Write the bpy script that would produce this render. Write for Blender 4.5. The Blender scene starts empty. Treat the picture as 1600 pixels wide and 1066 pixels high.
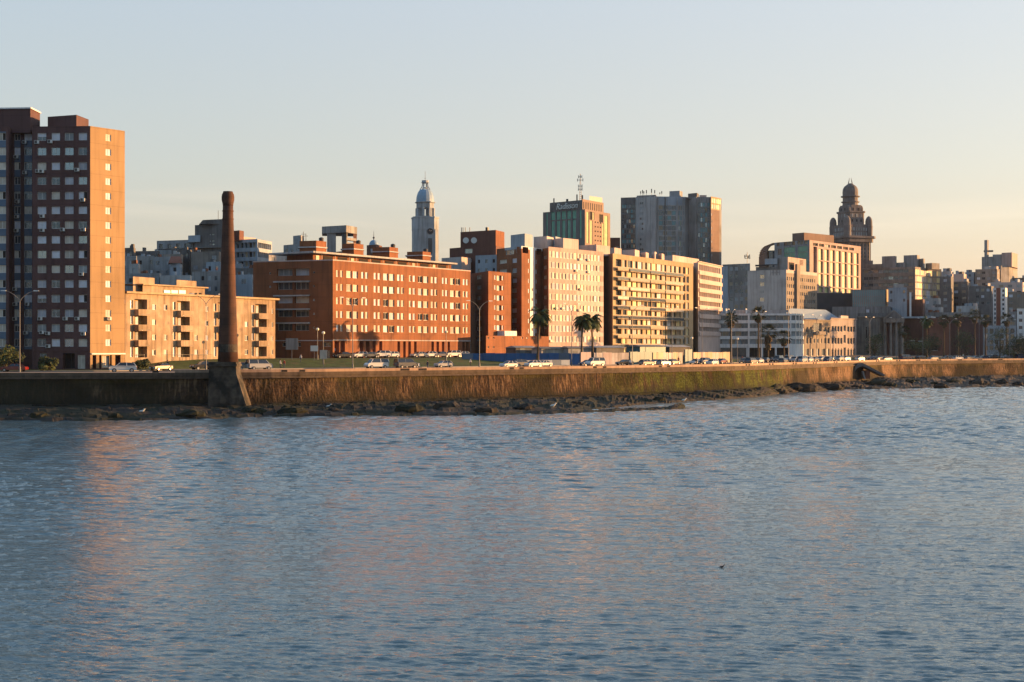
import bpy, math, random
import numpy as np
from mathutils import Vector, noise
R = math.radians
# ---------------------------------------------------------------- camera
W, F, YH, CZ = 1600.0, 2222.0, 543.0, 10.7        # photo width, focal length in photo px, horizon row, camera height
sc = bpy.context.scene
cd = bpy.data.cameras.new('camera'); cam = bpy.data.objects.new('camera', cd); sc.collection.objects.link(cam)
cd.sensor_width = 36.0; cd.lens = 36.0 * F / W
cam.location = (0, 0, CZ); cam.rotation_euler = (R(90), 0, 0)
cd.shift_y = (YH - 533.0) / W
cd.clip_start = 0.5; cd.clip_end = 20000
sc.camera = cam
# ---------------------------------------------------------------- sky, sun, exposure
SUN_AZ, SUN_EL = 14.0, 4.6      # degrees from +X towards +Y ; elevation
wd = bpy.data.worlds.new('World'); sc.world = wd; wd.use_nodes = True
wn = wd.node_tree.nodes; wl = wd.node_tree.links; wn.clear()
def wnode(t, **k):
    n = wn.new(t)
    for a, b in k.items(): setattr(n, a, b)
    return n
out = wnode('ShaderNodeOutputWorld'); bg = wnode('ShaderNodeBackground'); bg2 = wnode('ShaderNodeBackground'); addn = wnode('ShaderNodeAddShader')
sky = wnode('ShaderNodeTexSky', sky_type='NISHITA', sun_disc=False, sun_elevation=R(SUN_EL), sun_rotation=R(90 - SUN_AZ), air_density=1.0, dust_density=1.5, ozone_density=1.5)
bg.inputs['Strength'].default_value = 0.05
wl.new(sky.outputs[0], bg.inputs['Color'])
tc = wnode('ShaderNodeTexCoord'); sp = wnode('ShaderNodeSeparateXYZ'); wl.new(tc.outputs['Generated'], sp.inputs[0])
rmp = wnode('ShaderNodeValToRGB'); wl.new(sp.outputs['Z'], rmp.inputs[0])
cr = rmp.color_ramp
SKY = [(0.0, (.37,.285,.25)), (.03, (.365,.30,.265)), (.07, (.335,.31,.288)), (.12, (.322,.332,.326)), (.235, (.30,.345,.385)), (.36, (.33,.45,.55)), (.55, (.27,.40,.53)), (1.0, (.09,.155,.24))]
while len(cr.elements) < len(SKY): cr.elements.new(.5)
for e, (p, c) in zip(cr.elements, SKY): e.position = p; e.color = (*c, 1)
# warmer and brighter towards the sun
dt = wnode('ShaderNodeVectorMath', operation='DOT_PRODUCT'); wl.new(tc.outputs['Generated'], dt.inputs[0])
dt.inputs[1].default_value = (math.cos(R(SUN_AZ)), math.sin(R(SUN_AZ)), 0.05)
mr = wnode('ShaderNodeMapRange'); wl.new(dt.outputs['Value'], mr.inputs[0])
for k, v in ((1, -.6), (2, 1.0), (3, 0.0), (4, 1.0)): mr.inputs[k].default_value = v
gl = wnode('ShaderNodeMix', data_type='RGBA'); wl.new(mr.outputs[0], gl.inputs['Factor'])
gl.inputs['A'].default_value = (.74, .80, .86, 1); gl.inputs['B'].default_value = (1.38, 1.13, 1.02, 1)
ml = wnode('ShaderNodeMix', data_type='RGBA', blend_type='MULTIPLY'); ml.inputs['Factor'].default_value = 1
wl.new(rmp.outputs[0], ml.inputs['A']); wl.new(gl.outputs['Result'], ml.inputs['B'])
# the half of the sky away from the city (behind the camera) is the darker one
bk = wnode('ShaderNodeMapRange'); wl.new(sp.outputs['Y'], bk.inputs[0])
for k, v in ((1, -.5), (2, .45), (3, 0.0), (4, 1.0)): bk.inputs[k].default_value = v
bc = wnode('ShaderNodeMix', data_type='RGBA'); wl.new(bk.outputs[0], bc.inputs['Factor']); bc.inputs['A'].default_value = (.64, .74, .86, 1); bc.inputs['B'].default_value = (1, 1, 1, 1)
mlb = wnode('ShaderNodeMix', data_type='RGBA', blend_type='MULTIPLY'); mlb.inputs['Factor'].default_value = 1
wl.new(ml.outputs['Result'], mlb.inputs['A']); wl.new(bc.outputs['Result'], mlb.inputs['B']); ml = mlb
# faint low streaks of cloud
mp = wnode('ShaderNodeMapping'); mp.inputs['Scale'].default_value = (2.2, 2.2, 34.0); wl.new(tc.outputs['Generated'], mp.inputs[0])
nz = wnode('ShaderNodeTexNoise'); nz.inputs['Scale'].default_value = 1.6; nz.inputs['Detail'].default_value = 5; nz.inputs['Distortion'].default_value = .4; wl.new(mp.outputs[0], nz.inputs['Vector'])
cm = wnode('ShaderNodeMapRange'); wl.new(nz.outputs[0], cm.inputs[0])
for k, v in ((1, .47), (2, .68), (3, 0.0), (4, 1.0)): cm.inputs[k].default_value = v
hb = wnode('ShaderNodeMapRange'); wl.new(sp.outputs['Z'], hb.inputs[0])
for k, v in ((1, .04), (2, .12), (3, .55), (4, 0.0)): hb.inputs[k].default_value = v
cf = wnode('ShaderNodeMath', operation='MULTIPLY'); wl.new(cm.outputs[0], cf.inputs[0]); wl.new(hb.outputs[0], cf.inputs[1])
cl = wnode('ShaderNodeMix', data_type='RGBA'); wl.new(cf.outputs[0], cl.inputs['Factor']); wl.new(ml.outputs['Result'], cl.inputs['A']); cl.inputs['B'].default_value = (.62, .49, .40, 1)
wl.new(cl.outputs['Result'], bg2.inputs['Color']); bg2.inputs['Strength'].default_value = 0.52
wl.new(bg.outputs[0], addn.inputs[0]); wl.new(bg2.outputs[0], addn.inputs[1]); wl.new(addn.outputs[0], out.inputs['Surface'])
sl = bpy.data.lights.new('sun', 'SUN'); sl.energy = 5.0; sl.angle = R(0.5); sl.color = (1.0, .52, .20)
so = bpy.data.objects.new('sun', sl); sc.collection.objects.link(so)
sdir = Vector((math.cos(R(SUN_AZ)) * math.cos(R(SUN_EL)), math.sin(R(SUN_AZ)) * math.cos(R(SUN_EL)), math.sin(R(SUN_EL))))
so.rotation_euler = sdir.to_track_quat('Z', 'Y').to_euler(); so.location = (200, 100, 150)
sc.view_settings.view_transform = 'Standard'; sc.view_settings.look = 'None'; sc.view_settings.exposure = 1.45; sc.view_settings.gamma = 1
sc.cycles.max_bounces = 6; sc.cycles.use_denoising = True

# ---------------------------------------------------------------- helpers
def P(px, D): return ((px - 800.0) / F * D, float(D))
def Z(py, D): return CZ + (YH - py) / F * D
def PX(x, y): return 800 + x / y * F
MATS = {}
def mat(name, col, rough=.85, var=.25, scale=.25, streak=0.0, metal=0.0, spec=.3, bump=0.0, fine=3.0, col2=None, c2t=.5, joints=0.0, soot=0.0, rnd=0.0):
    """procedural material: base colour broken up by large and fine noise, vertical weather streaks, optional second colour in patches, optional floor joints"""
    if name in MATS: return MATS[name]
    m = bpy.data.materials.new(name); m.use_nodes = True; n = m.node_tree.nodes; l = m.node_tree.links
    b = n['Principled BSDF']; b.inputs['Roughness'].default_value = rough; b.inputs['Metallic'].default_value = metal
    b.inputs['Specular IOR Level'].default_value = spec
    g = n.new('ShaderNodeNewGeometry'); pos = g.outputs['Position']
    def nzt(sc_, vec=None, det=4):
        t = n.new('ShaderNodeTexNoise'); t.inputs['Scale'].default_value = sc_; t.inputs['Detail'].default_value = det
        l.new(vec or pos, t.inputs['Vector']); return t.outputs[0]
    def mix(a, bb, f, mode='MIX'):
        x = n.new('ShaderNodeMix'); x.data_type = 'RGBA'; x.blend_type = mode
        for s, v in (('A', a), ('B', bb), ('Factor', f)):
            if isinstance(v, (int, float)): x.inputs[s].default_value = v
            elif isinstance(v, tuple): x.inputs[s].default_value = (*v, 1)
            else: l.new(v, x.inputs[s])
        return x.outputs['Result']
    def rng(v, a, bb, c=0., d=1.):
        x = n.new('ShaderNodeMapRange'); l.new(v, x.inputs[0])
        for k, q in ((1, a), (2, bb), (3, c), (4, d)): x.inputs[k].default_value = q
        return x.outputs[0]
    c = tuple(col); lo = tuple(v * (1 - var) for v in c); hi = tuple(min(1, v * (1 + var * .6)) for v in c)
    cur = mix(lo, hi, rng(nzt(scale), .3, .7))
    if col2: cur = mix(cur, tuple(col2), rng(nzt(scale * .6, det=6), c2t - .06, c2t + .06))
    cur = mix(cur, (.45, .45, .45), rng(nzt(fine, det=3), .35, .75, var * .5, 0.), 'MULTIPLY')
    if streak:
        mp_ = n.new('ShaderNodeMapping'); mp_.inputs['Scale'].default_value = (1.1, 1.1, .07); l.new(pos, mp_.inputs[0])
        cur = mix(cur, (.3, .27, .24), rng(nzt(1.3, mp_.outputs[0], 5), .47, .70, 0., streak), 'MULTIPLY'); cur = mix(cur, (.62, .60, .57), rng(nzt(.09, None, 6), .45, .62, 0., min(1, streak * 1.2)), 'MULTIPLY')
    if joints:
        s = n.new('ShaderNodeSeparateXYZ'); l.new(pos, s.inputs[0])
        w = n.new('ShaderNodeMath'); w.operation = 'PINGPONG'; l.new(s.outputs['Z'], w.inputs[0]); w.inputs[1].default_value = joints / 2
        cur = mix(cur, (.55, .5, .48), rng(w.outputs[0], 0., .09, .55, 0.), 'MULTIPLY')
    if rnd:
        oi = n.new('ShaderNodeObjectInfo'); gr_ = n.new('ShaderNodeMapRange'); l.new(oi.outputs['Random'], gr_.inputs[0])
        for k, q in ((1, 0), (2, 1), (3, 1 - rnd), (4, 1.08)): gr_.inputs[k].default_value = q
        cur = mix(cur, gr_.outputs[0], 1.0, 'MULTIPLY')
    l.new(cur, b.inputs['Base Color'])
    if bump:
        bp = n.new('ShaderNodeBump'); bp.inputs['Strength'].default_value = bump; bp.inputs['Distance'].default_value = .1
        l.new(nzt(fine * 1.5), bp.inputs['Height']); l.new(bp.outputs[0], b.inputs['Normal'])
    MATS[name] = m; return m
def glassmat(name, col, rough=.12, metal=.55, bumpy=.02):
    if name in MATS: return MATS[name]
    m = bpy.data.materials.new(name); m.use_nodes = True; n = m.node_tree.nodes; l = m.node_tree.links
    b = n['Principled BSDF']; b.inputs['Roughness'].default_value = rough; b.inputs['Metallic'].default_value = metal
    g = n.new('ShaderNodeNewGeometry'); t = n.new('ShaderNodeTexNoise'); t.inputs['Scale'].default_value = .35; l.new(g.outputs['Position'], t.inputs['Vector'])
    x = n.new('ShaderNodeMix'); x.data_type = 'RGBA'; x.inputs['A'].default_value = (*[v * .6 for v in col], 1); x.inputs['B'].default_value = (*[v * 1.35 for v in col], 1)
    l.new(t.outputs[0], x.inputs['Factor']); l.new(x.outputs['Result'], b.inputs['Base Color'])
    bp = n.new('ShaderNodeBump'); bp.inputs['Strength'].default_value = .4; bp.inputs['Distance'].default_value = bumpy
    l.new(t.outputs[0], bp.inputs['Height']); l.new(bp.outputs[0], b.inputs['Normal'])
    MATS[name] = m; return m

class MB:
    def __init__(s): s.v = []; s.f = []; s.m = []
    def face(s, pts, m=0):
        i = len(s.v); s.v.extend(tuple(p) for p in pts); s.f.append(tuple(range(i, i + len(pts)))); s.m.append(m)
    def hexa(s, b, t, m=0):
        """b, t: four bottom and four top corners in the same order"""
        i = len(s.v); s.v.extend(tuple(p) for p in b); s.v.extend(tuple(p) for p in t)
        for q in ((3,2,1,0),(4,5,6,7),(0,1,5,4),(1,2,6,5),(2,3,7,6),(3,0,4,7)): s.f.append(tuple(i + k for k in q)); s.m.append(m)
    def box(s, x0, y0, z0, x1, y1, z1, m=0):
        s.hexa([(x0,y0,z0),(x1,y0,z0),(x1,y1,z0),(x0,y1,z0)], [(x0,y0,z1),(x1,y0,z1),(x1,y1,z1),(x0,y1,z1)], m)
    def prism(s, xy, z0, z1, m=0, mt=None, cap=True):
        n_ = len(xy); i = len(s.v); s.v.extend((x, y, z0) for x, y in xy); s.v.extend((x, y, z1) for x, y in xy)
        for k in range(n_): j = (k + 1) % n_; s.f.append((i + k, i + j, i + n_ + j, i + n_ + k)); s.m.append(m)
        if cap: s.f.append(tuple(i + n_ + k for k in range(n_))); s.m.append(m if mt is None else mt); s.f.append(tuple(i + n_ - 1 - k for k in range(n_))); s.m.append(m)
    def fbox(s, fc, u0, u1, z0, z1, o0, o1, m=0):
        """box on a facade: u along it, o outward"""
        a = [fc.at(u0, o0), fc.at(u1, o0), fc.at(u1, o1), fc.at(u0, o1)]
        s.hexa([(x, y, z0) for x, y in a], [(x, y, z1) for x, y in a], m)
    def tube(s, pts, rad, n=8, m=0, cap=True):
        i0 = len(s.v); pts = [Vector(p) for p in pts]
        for k, p in enumerate(pts):
            d = (pts[min(k + 1, len(pts) - 1)] - pts[max(k - 1, 0)]).normalized()
            a = d.cross(Vector((0, 0, 1))); a = Vector((1, 0, 0)) if a.length < .05 else a.normalized(); b = d.cross(a)
            r = rad[k] if isinstance(rad, (list, tuple)) else rad
            for j in range(n):
                t = 2 * math.pi * j / n; s.v.append(tuple(p + (a * math.cos(t) + b * math.sin(t)) * r))
        for k in range(len(pts) - 1):
            for j in range(n):
                a_, b_ = i0 + k * n + j, i0 + k * n + (j + 1) % n; s.f.append((a_, b_, b_ + n, a_ + n)); s.m.append(m)
        if cap:
            s.f.append(tuple(i0 + j for j in range(n))[::-1]); s.m.append(m); e = i0 + (len(pts) - 1) * n; s.f.append(tuple(e + j for j in range(n))); s.m.append(m)
    def lathe(s, x, y, prof, n=24, m=0, rot=0.0):
        """prof: (radius, z) from the bottom up"""
        i0 = len(s.v)
        for r, z in prof:
            for j in range(n):
                t = 2 * math.pi * j / n + rot; s.v.append((x + r * math.cos(t), y + r * math.sin(t), z))
        for k in range(len(prof) - 1):
            for j in range(n):
                a, b = i0 + k * n + j, i0 + k * n + (j + 1) % n; s.f.append((a, b, b + n, a + n)); s.m.append(m)
        s.f.append(tuple(i0 + j for j in range(n))[::-1]); s.m.append(m)
        e = i0 + (len(prof) - 1) * n; s.f.append(tuple(e + j for j in range(n))); s.m.append(m)
    def mesh(s, name, mats, org=(0, 0, 0), smooth=False):
        me = bpy.data.meshes.new(name); ox, oy, oz = org
        me.from_pydata([(x - ox, y - oy, z - oz) for x, y, z in s.v], [], s.f)
        for m_ in mats: me.materials.append(m_)
        me.polygons.foreach_set('material_index', s.m)
        if smooth: me.polygons.foreach_set('use_smooth', [True] * len(s.f))
        me.update(); return me
    def build(s, name, mats, parent=None, org=None, smooth=False):
        if not isinstance(mats, (list, tuple)): mats = [mats]
        if org is None: org = tuple(parent.location) if parent else (0, 0, 0)
        o = bpy.data.objects.new(name, s.mesh(name, mats, org, smooth)); sc.collection.objects.link(o)
        if parent: o.parent = parent
        else: o.location = org
        return o
def tag(o, label=None, cat=None, group=None, kind=None):
    if label: o['label'] = label
    if cat: o['category'] = cat
    if group: o['group'] = group
    if kind: o['kind'] = kind
    return o
def empty(name, loc, label=None, cat=None, group=None):
    o = bpy.data.objects.new(name, None); sc.collection.objects.link(o); o.location = loc; o.empty_display_size = .5
    return tag(o, label, cat, group)
def copy_tree(o, parent=None):
    c = o.copy(); sc.collection.objects.link(c)
    if parent: c.parent = parent
    for ch in [k for k in sc.objects if k.parent == o]: copy_tree(ch, c)
    return c
KIDS = {}
class Face:
    def __init__(s, a, b):
        s.a = Vector(a); s.b = Vector(b); d = s.b - s.a; s.L = d.length; s.t = d / s.L; s.n = Vector((s.t.y, -s.t.x))
        s.rot = math.atan2(s.t.y, s.t.x)
    def at(s, u, o=0.0): p = s.a + s.t * u + s.n * o; return (p.x, p.y)
    def u(s, px): k = (px - 800) / F; return (k * s.a.y - s.a.x) / (s.t.x - k * s.t.y)
    def z(s, px, py): return Z(py, s.a.y + s.u(px) * s.t.y)

# window styles -> (pane material, covered part, blind material)
def M(k): return MATS[k]
mat('frame_white', (.62, .62, .58), .5, .08); mat('frame_dark', (.05, .05, .05), .5, .1); mat('frame_grey', (.25, .26, .27), .5, .1)
mat('blind_white', (.58, .60, .66), .7, .18, .9, rnd=.45); mat('blind_cream', (.56, .51, .43), .7, .2, .9, rnd=.45); mat('blind_grey', (.32, .35, .36), .6, .25, .9, rnd=.5); mat('blind_green', (.35, .42, .20), .6, .2, .5)
mat('blind_tan', (.33, .26, .17), .7, .2, .9)
mat('pane_sunset_reflection', (.60, .52, .26), .5, .12, .5); mat('void', (.022, .02, .02), .9, .3); mat('door_brown', (.10, .055, .03), .6, .2)  # gold panes: the reflection of the sunset sky is put into the colour
glassmat('glass_dark', (.10, .125, .15)); glassmat('glass_sky', (.26, .32, .37), .08, .8); glassmat('glass_green', (.09, .34, .25), .15, .0); glassmat('glass_teal', (.10, .26, .29), .15, .0)
STY = {'blind': ('glass_dark', 1.0, 'blind_white'), 'half': ('glass_dark', .55, 'blind_white'), 'cream': ('glass_dark', 1.0, 'blind_cream'), 'grey': ('glass_dark', 1.0, 'blind_grey'),
       'third': ('glass_dark', .3, 'blind_grey'), 'sky': ('glass_sky', 0, None), 'dark': ('glass_dark', 0, None), 'open': ('void', 0, None), 'green': ('glass_green', 0, None), 'teal': ('glass_teal', 0, None),
       'slide': ('void', .6, 'blind_white'), 'slidec': ('void', .7, 'blind_cream'), 'tan': ('glass_dark', 1, 'blind_tan'), 'gold': ('glass_dark', 1, 'pane_sunset_reflection'), 'lime': ('glass_dark', 1, 'blind_green')}
def win_geo(mb, T, w, h, style, mull, off):
    """off: 0 frame index, 1 pane, 2 blind; T maps local (x, depth, z) to the mesh"""
    def bx(x0, y0, z0, x1, y1, z1, m):
        mb.hexa([T(x0,y0,z0),T(x1,y0,z0),T(x1,y1,z0),T(x0,y1,z0)], [T(x0,y0,z1),T(x1,y0,z1),T(x1,y1,z1),T(x0,y1,z1)], m)
    fw = min(.07, w * .06)
    g, frac, bm = STY[style]
    if off in (None, 'frame'):
        bx(0, -.08, 0, fw, 0, h, 0); bx(w - fw, -.08, 0, w, 0, h, 0); bx(fw, -.08, 0, w - fw, 0, fw, 0); bx(fw, -.08, h - fw, w - fw, 0, h, 0)
        for k in range(1, mull): x = w * k / mull; bx(x - .03, -.07, fw, x + .03, 0, h - fw, 0)
    if off in (None, 'pane'):
        mb.face([T(0, .0, 0), T(w, .0, 0), T(w, .0, h), T(0, .0, h)], 1)
        if frac:
            if style in ('slide', 'slidec'): mb.face([T(fw, -.03, fw), T(w * frac, -.03, fw), T(w * frac, -.03, h - fw), T(fw, -.03, h - fw)], 2)
            else: mb.face([T(fw, -.03, h * (1 - frac) + fw), T(w - fw, -.03, h * (1 - frac) + fw), T(w - fw, -.03, h - fw), T(fw, -.03, h - fw)], 2)
WC = {}
def win_mesh(w, h, style, mull, frame, off=None):
    k = (round(w * 4) / 4 or .25, round(h * 4) / 4 or .25, style, mull, frame, off)
    if k not in WC:
        mb = MB(); win_geo(mb, lambda x, y, z: (x, y, z), k[0], k[1], style, mull, off)
        g, fr, bm = STY[style]
        WC[k] = (mb.mesh('window', [M(frame), M(g), M(bm or g)]), k[0], k[1])
    return WC[k]

class Bld:
    def __init__(s, name, label, pts, ytop, z0=5.5, depth=14, wall='brick', roof='roof_grey', cat='building', parapet=.5, seed=1, group=None, coping=None, ref=0, base=None, back=None, ztop=None, wallname='wall'):
        s.pts = pts; s.xy = [P(*p) for p in pts]; s.z0 = z0; s.ztop = ztop if ztop else Z(ytop, pts[ref][1]); s.wallname = wallname
        x = sum(p[0] for p in s.xy) / len(s.xy); y = sum(p[1] for p in s.xy) / len(s.xy)
        s.root = empty(name, (x, y + 2, base if base is not None else z0), label, cat, group)
        s.faces = [Face(s.xy[i], s.xy[i + 1]) for i in range(len(pts) - 1)]
        s.holes = [[] for _ in s.faces]; s.paint = [[] for _ in s.faces]; s.wins = []; s.depth = depth; s.mats = [M(wall)]; s.roof = roof; s.par = parapet; s.cop = coping; s.rnd = random.Random(seed)
        if back: s.backpts = back
        else:
            a, b = s.xy[0], s.xy[-1]; ka, kb = a[0] / a[1], b[0] / b[1]; ins = .3
            s.backpts = [(kb * (b[1] + depth) - ins, b[1] + depth), (ka * (a[1] + depth) + ins, a[1] + depth)]
    def mi(s, name):
        m = M(name)
        if m not in s.mats: s.mats.append(m)
        return s.mats.index(m)
    def hole(s, i, u0, u1, z0, z1, d=.25, style='blind', mull=2, frame='frame_white', inner=True):
        f = s.faces[i]
        u0 = max(u0, .05); u1 = min(u1, f.L - .05)
        if u1 - u0 < .2 or z1 - z0 < .2: return
        s.holes[i].append((u0, u1, z0, z1, d))
        if inner: s.wins.append((i, u0, u1, z0, z1, d, style, mull, frame))
    def win(s, i, cols, rows, ref, styles='blind', d=.25, mull=2, frame='frame_white', skip=0.0):
        """cols: photo-pixel pairs; rows: photo-row pairs read at column ref"""
        f = s.faces[i]
        for r in rows:
            za, zb = f.z(ref, r[1]), f.z(ref, r[0])
            for c in cols:
                if skip and s.rnd.random() < skip: continue
                s.hole(i, f.u(c[0]), f.u(c[1]), za, zb, d, s.rnd.choice(styles.split()), mull, frame)
    def auto(s, i, ww, gap, fh, hh, top=1.2, bottom=None, styles='blind', mull=2, d=.15, mu=.8, frame='frame_grey', u0=None, u1=None, skip=0.0, ztop=None):
        f = s.faces[i]; a = mu if u0 is None else u0; b = f.L - mu if u1 is None else u1
        n = max(1, int((b - a + gap) / (ww + gap))); pitch = (b - a - ww) / max(1, n - 1) if n > 1 else 0
        z = (ztop or s.ztop) - top; zb = bottom if bottom is not None else s.z0 + 3
        while z - hh > zb:
            for k in range(n):
                if skip and s.rnd.random() < skip: continue
                u = a + k * pitch if n > 1 else (a + b - ww) / 2; s.hole(i, u, u + ww, z - hh, z, d, s.rnd.choice(styles.split()), mull, frame)
            z -= fh
    def part(s, name, mb, mats, smooth=False): return mb.build(name, [M(m) if isinstance(m, str) else m for m in (mats if isinstance(mats, (list, tuple)) else [mats])], s.root, smooth=smooth)
    def fbox(s, name, i, u0, u1, z0, z1, o0, o1, m):
        mb = MB(); mb.fbox(s.faces[i], u0, u1, z0, z1, o0, o1); return s.part(name, mb, m)
    def block(s, name, pts, ytop, zb, m, depth=5, roofm=None, ztop=None):
        """a box on the roof, in the same pixel and distance terms as the walls"""
        xy = [P(*p) for p in pts]; a, b = xy[0], xy[-1]
        xy += [(b[0] / b[1] * (b[1] + depth) - .1, b[1] + depth), (a[0] / a[1] * (a[1] + depth) + .1, a[1] + depth)]
        mb = MB(); mb.prism(xy, zb, ztop if ztop else Z(ytop, pts[min(1, len(pts) - 1)][1]), 0, 1); return s.part(name, mb, [m, roofm or s.roof])
    def done(s, sub=False, maxw=100, belt=None):
        mb = MB()
        for i, f in enumerate(s.faces):
            H = s.holes[i]; Pn = s.paint[i]
            zs = sorted(set([s.z0, s.ztop] + [z for h in H for z in (h[2], h[3])] + [z for p in Pn for z in (p[2], p[3])]))
            zs = [z for z in zs if s.z0 <= z <= s.ztop]
            for za, zb in zip(zs, zs[1:]):
                if zb - za < 1e-4: continue
                zm = (za + zb) / 2; hs = [h for h in H if h[2] < zm < h[3]]; ps = [p for p in Pn if p[2] < zm < p[3]]
                us = sorted(set([0, f.L] + [u for h in hs for u in (h[0], h[1])] + [u for p in ps for u in (max(0, p[0]), min(f.L, p[1]))]))
                for ua, ub in zip(us, us[1:]):
                    if ub - ua < 1e-4: continue
                    um = (ua + ub) / 2
                    if any(h[0] < um < h[1] for h in hs): continue
                    m = 0
                    for p in ps:
                        if p[0] < um < p[1]: m = s.mi(p[4])
                    a, b = f.at(ua), f.at(ub); mb.face([(*a, za), (*b, za), (*b, zb), (*a, zb)], m)
            for u0, u1, z0, z1, d in H:
                a, b, a2, b2 = f.at(u0), f.at(u1), f.at(u0, -d), f.at(u1, -d)
                mb.face([(*a, z0), (*a2, z0), (*a2, z1), (*a, z1)]); mb.face([(*b, z0), (*b, z1), (*b2, z1), (*b2, z0)])
                mb.face([(*a, z0), (*b, z0), (*b2, z0), (*a2, z0)]); mb.face([(*a, z1), (*a2, z1), (*b2, z1), (*b, z1)])
        ring = s.xy + s.backpts; k0 = len(s.xy) - 1
        for k in range(k0, len(ring)):
            a, b = ring[k], ring[(k + 1) % len(ring)]; mb.face([(*a, s.z0), (*b, s.z0), (*b, s.ztop), (*a, s.ztop)])
        s.part(s.wallname, mb, s.mats)
        rf = MB(); zr = s.ztop - s.par
        rf.face([(x, y, zr) for x, y in ring]); s.part('roof', rf, s.roof)
        if s.cop:
            cp = MB(); t, o = s.cop[1], s.cop[2]
            for f in s.faces: cp.fbox(f, -o * .3, f.L + o, s.ztop - t * .1, s.ztop + t, -.4, o)
            s.part('cornice', cp, s.cop[0])
        s.wins.sort(key=lambda w: -(w[2] - w[1]) * (w[4] - w[3]) / s.faces[w[0]].a.y ** 2)
        ox, oy, oz = s.root.location
        rest = {}
        for j, (i, u0, u1, z0, z1, d, st, mull, fr) in enumerate(s.wins):
            f = s.faces[i]; w, h = u1 - u0, z1 - z0
            if j < maxw:
                me, wn_, hn = win_mesh(w, h, st, mull, fr, 'frame' if sub else None)
                o = bpy.data.objects.new('window', me); sc.collection.objects.link(o); o.parent = s.root
                x, y = f.at(u0, -d); o.location = (x - ox, y - oy, z0 - oz); o.rotation_euler = (0, 0, f.rot); o.scale = (w / wn_, 1, h / hn)
                if sub:
                    me, _, _ = win_mesh(w, h, st, mull, fr, 'pane'); c = bpy.data.objects.new('pane', me); sc.collection.objects.link(c); c.parent = o
            else:
                key = (st, fr); rest.setdefault(key, []).append((f, u0, u1, z0, z1, d, mull))
        if rest:
            mb = MB(); ml_ = []
            for (st, fr), L_ in rest.items():
                g, fc, bm = STY[st]; base = len(ml_); ml_ += [M(fr), M(g), M(bm or g)]
                for f, u0, u1, z0, z1, d, mull in L_:
                    k = len(mb.m)
                    def T(x, y, z, f=f, u0=u0, d=d, z0=z0): q = f.at(u0 + x, -d - y); return (q[0], q[1], z0 + z)
                    win_geo(mb, T, u1 - u0, z1 - z0, st, mull, None)
                    for q in range(k, len(mb.m)): mb.m[q] += base
            o = s.part('small_windows', mb, ml_); o['kind'] = 'stuff'
        return s
# ---------------------------------------------------------------- materials of the place
mat('brick_brown', (.098, .052, .05), var=.15, streak=.35, joints=2.85)
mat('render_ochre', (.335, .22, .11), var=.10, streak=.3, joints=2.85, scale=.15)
mat('blue_panel', (.085, .13, .19), .6, .2)
mat('cream_render', (.38, .28, .19), var=.28, streak=.6, scale=.5, col2=(.30, .22, .14), c2t=.58)
mat('cream_dark', (.34, .22, .10), var=.2)
mat('brick_red', (.235, .086, .034), var=.18, streak=.45, scale=.3, joints=2.75)
mat('brick_roof', (.19, .08, .045), var=.2); mat('white_paint', (.72, .71, .69), .6, .1, streak=.35)
mat('concrete', (.28, .275, .27), var=.22, streak=.6); mat('concrete_pale', (.42, .415, .41), var=.15, streak=.45); mat('concrete_dark', (.16, .155, .152), var=.3, streak=.5)
mat('grey_render', (.31, .325, .34), var=.18, streak=.5, joints=3); mat('blue_grey', (.33, .38, .43), var=.15, streak=.3)
mat('pink_render', (.42, .31, .275), var=.12, streak=.35); mat('pink_pale', (.52, .42, .38), var=.1, streak=.3); mat('beige', (.25, .21, .17), var=.14, streak=.4)  # beige set darker, with the corner house's part shade in the colour
mat('yellow_render', (.40, .295, .175), var=.12, streak=.35); mat('brown_wall', (.20, .13, .10), var=.12, streak=.3, joints=3)
mat('roof_grey', (.16, .155, .15), var=.3); mat('roof_metal', (.15, .23, .33), .6, .1); mat('house_pink_shade', (.33, .275, .25), var=.15, streak=.4); mat('stone', (.28, .25, .22), var=.25, streak=.6, scale=.4)  # townhouse pink is a darker copy: its part shade is in the colour
mat('salvo_stone', (.20, .175, .165), var=.3, streak=.5, fine=1.2); mat('tower_stone', (.36, .40, .43), var=.15, streak=.5); mat('dome_tile', (.22, .32, .42), .5, .15)
mat('brick_dark', (.14, .062, .045), var=.2, streak=.3); mat('dark_metal', (.035, .035, .04), .5, .2); mat('mid_metal', (.17, .17, .17), .5, .15)
mat('hotel_panel', (.14, .135, .13), var=.15); mat('hotel_tan', (.26, .185, .14), var=.12); mat('dark_block', (.07, .065, .066), var=.2)
mat('hoard_blue', (.02, .10, .27), .5, .2, streak=.3); mat('hoard_white', (.48, .44, .42), .7, .25, streak=.7, scale=.6); mat('hoard_teal', (.03, .13, .16), .5, .2, streak=.3); mat('hoard_tan', (.46, .38, .26), .7, .2, streak=.6)
mat('tile_red', (.22, .08, .05), var=.25); mat('window_ac', (.55, .55, .52), .5, .1)
mat('chimney_brick', (.082, .036, .022), var=.3, scale=.5, streak=.5, fine=1.5, bump=.3, joints=.9, col2=(.048, .024, .017), c2t=.6)
mat('pedestal_stone', (.085, .068, .050), var=.5, scale=.8, fine=1.6, bump=.9, streak=.6, joints=.8, col2=(.018, .018, .014), c2t=.52)
mat('lamp_glow', (.8, .75, .6), .4, .05)
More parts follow.
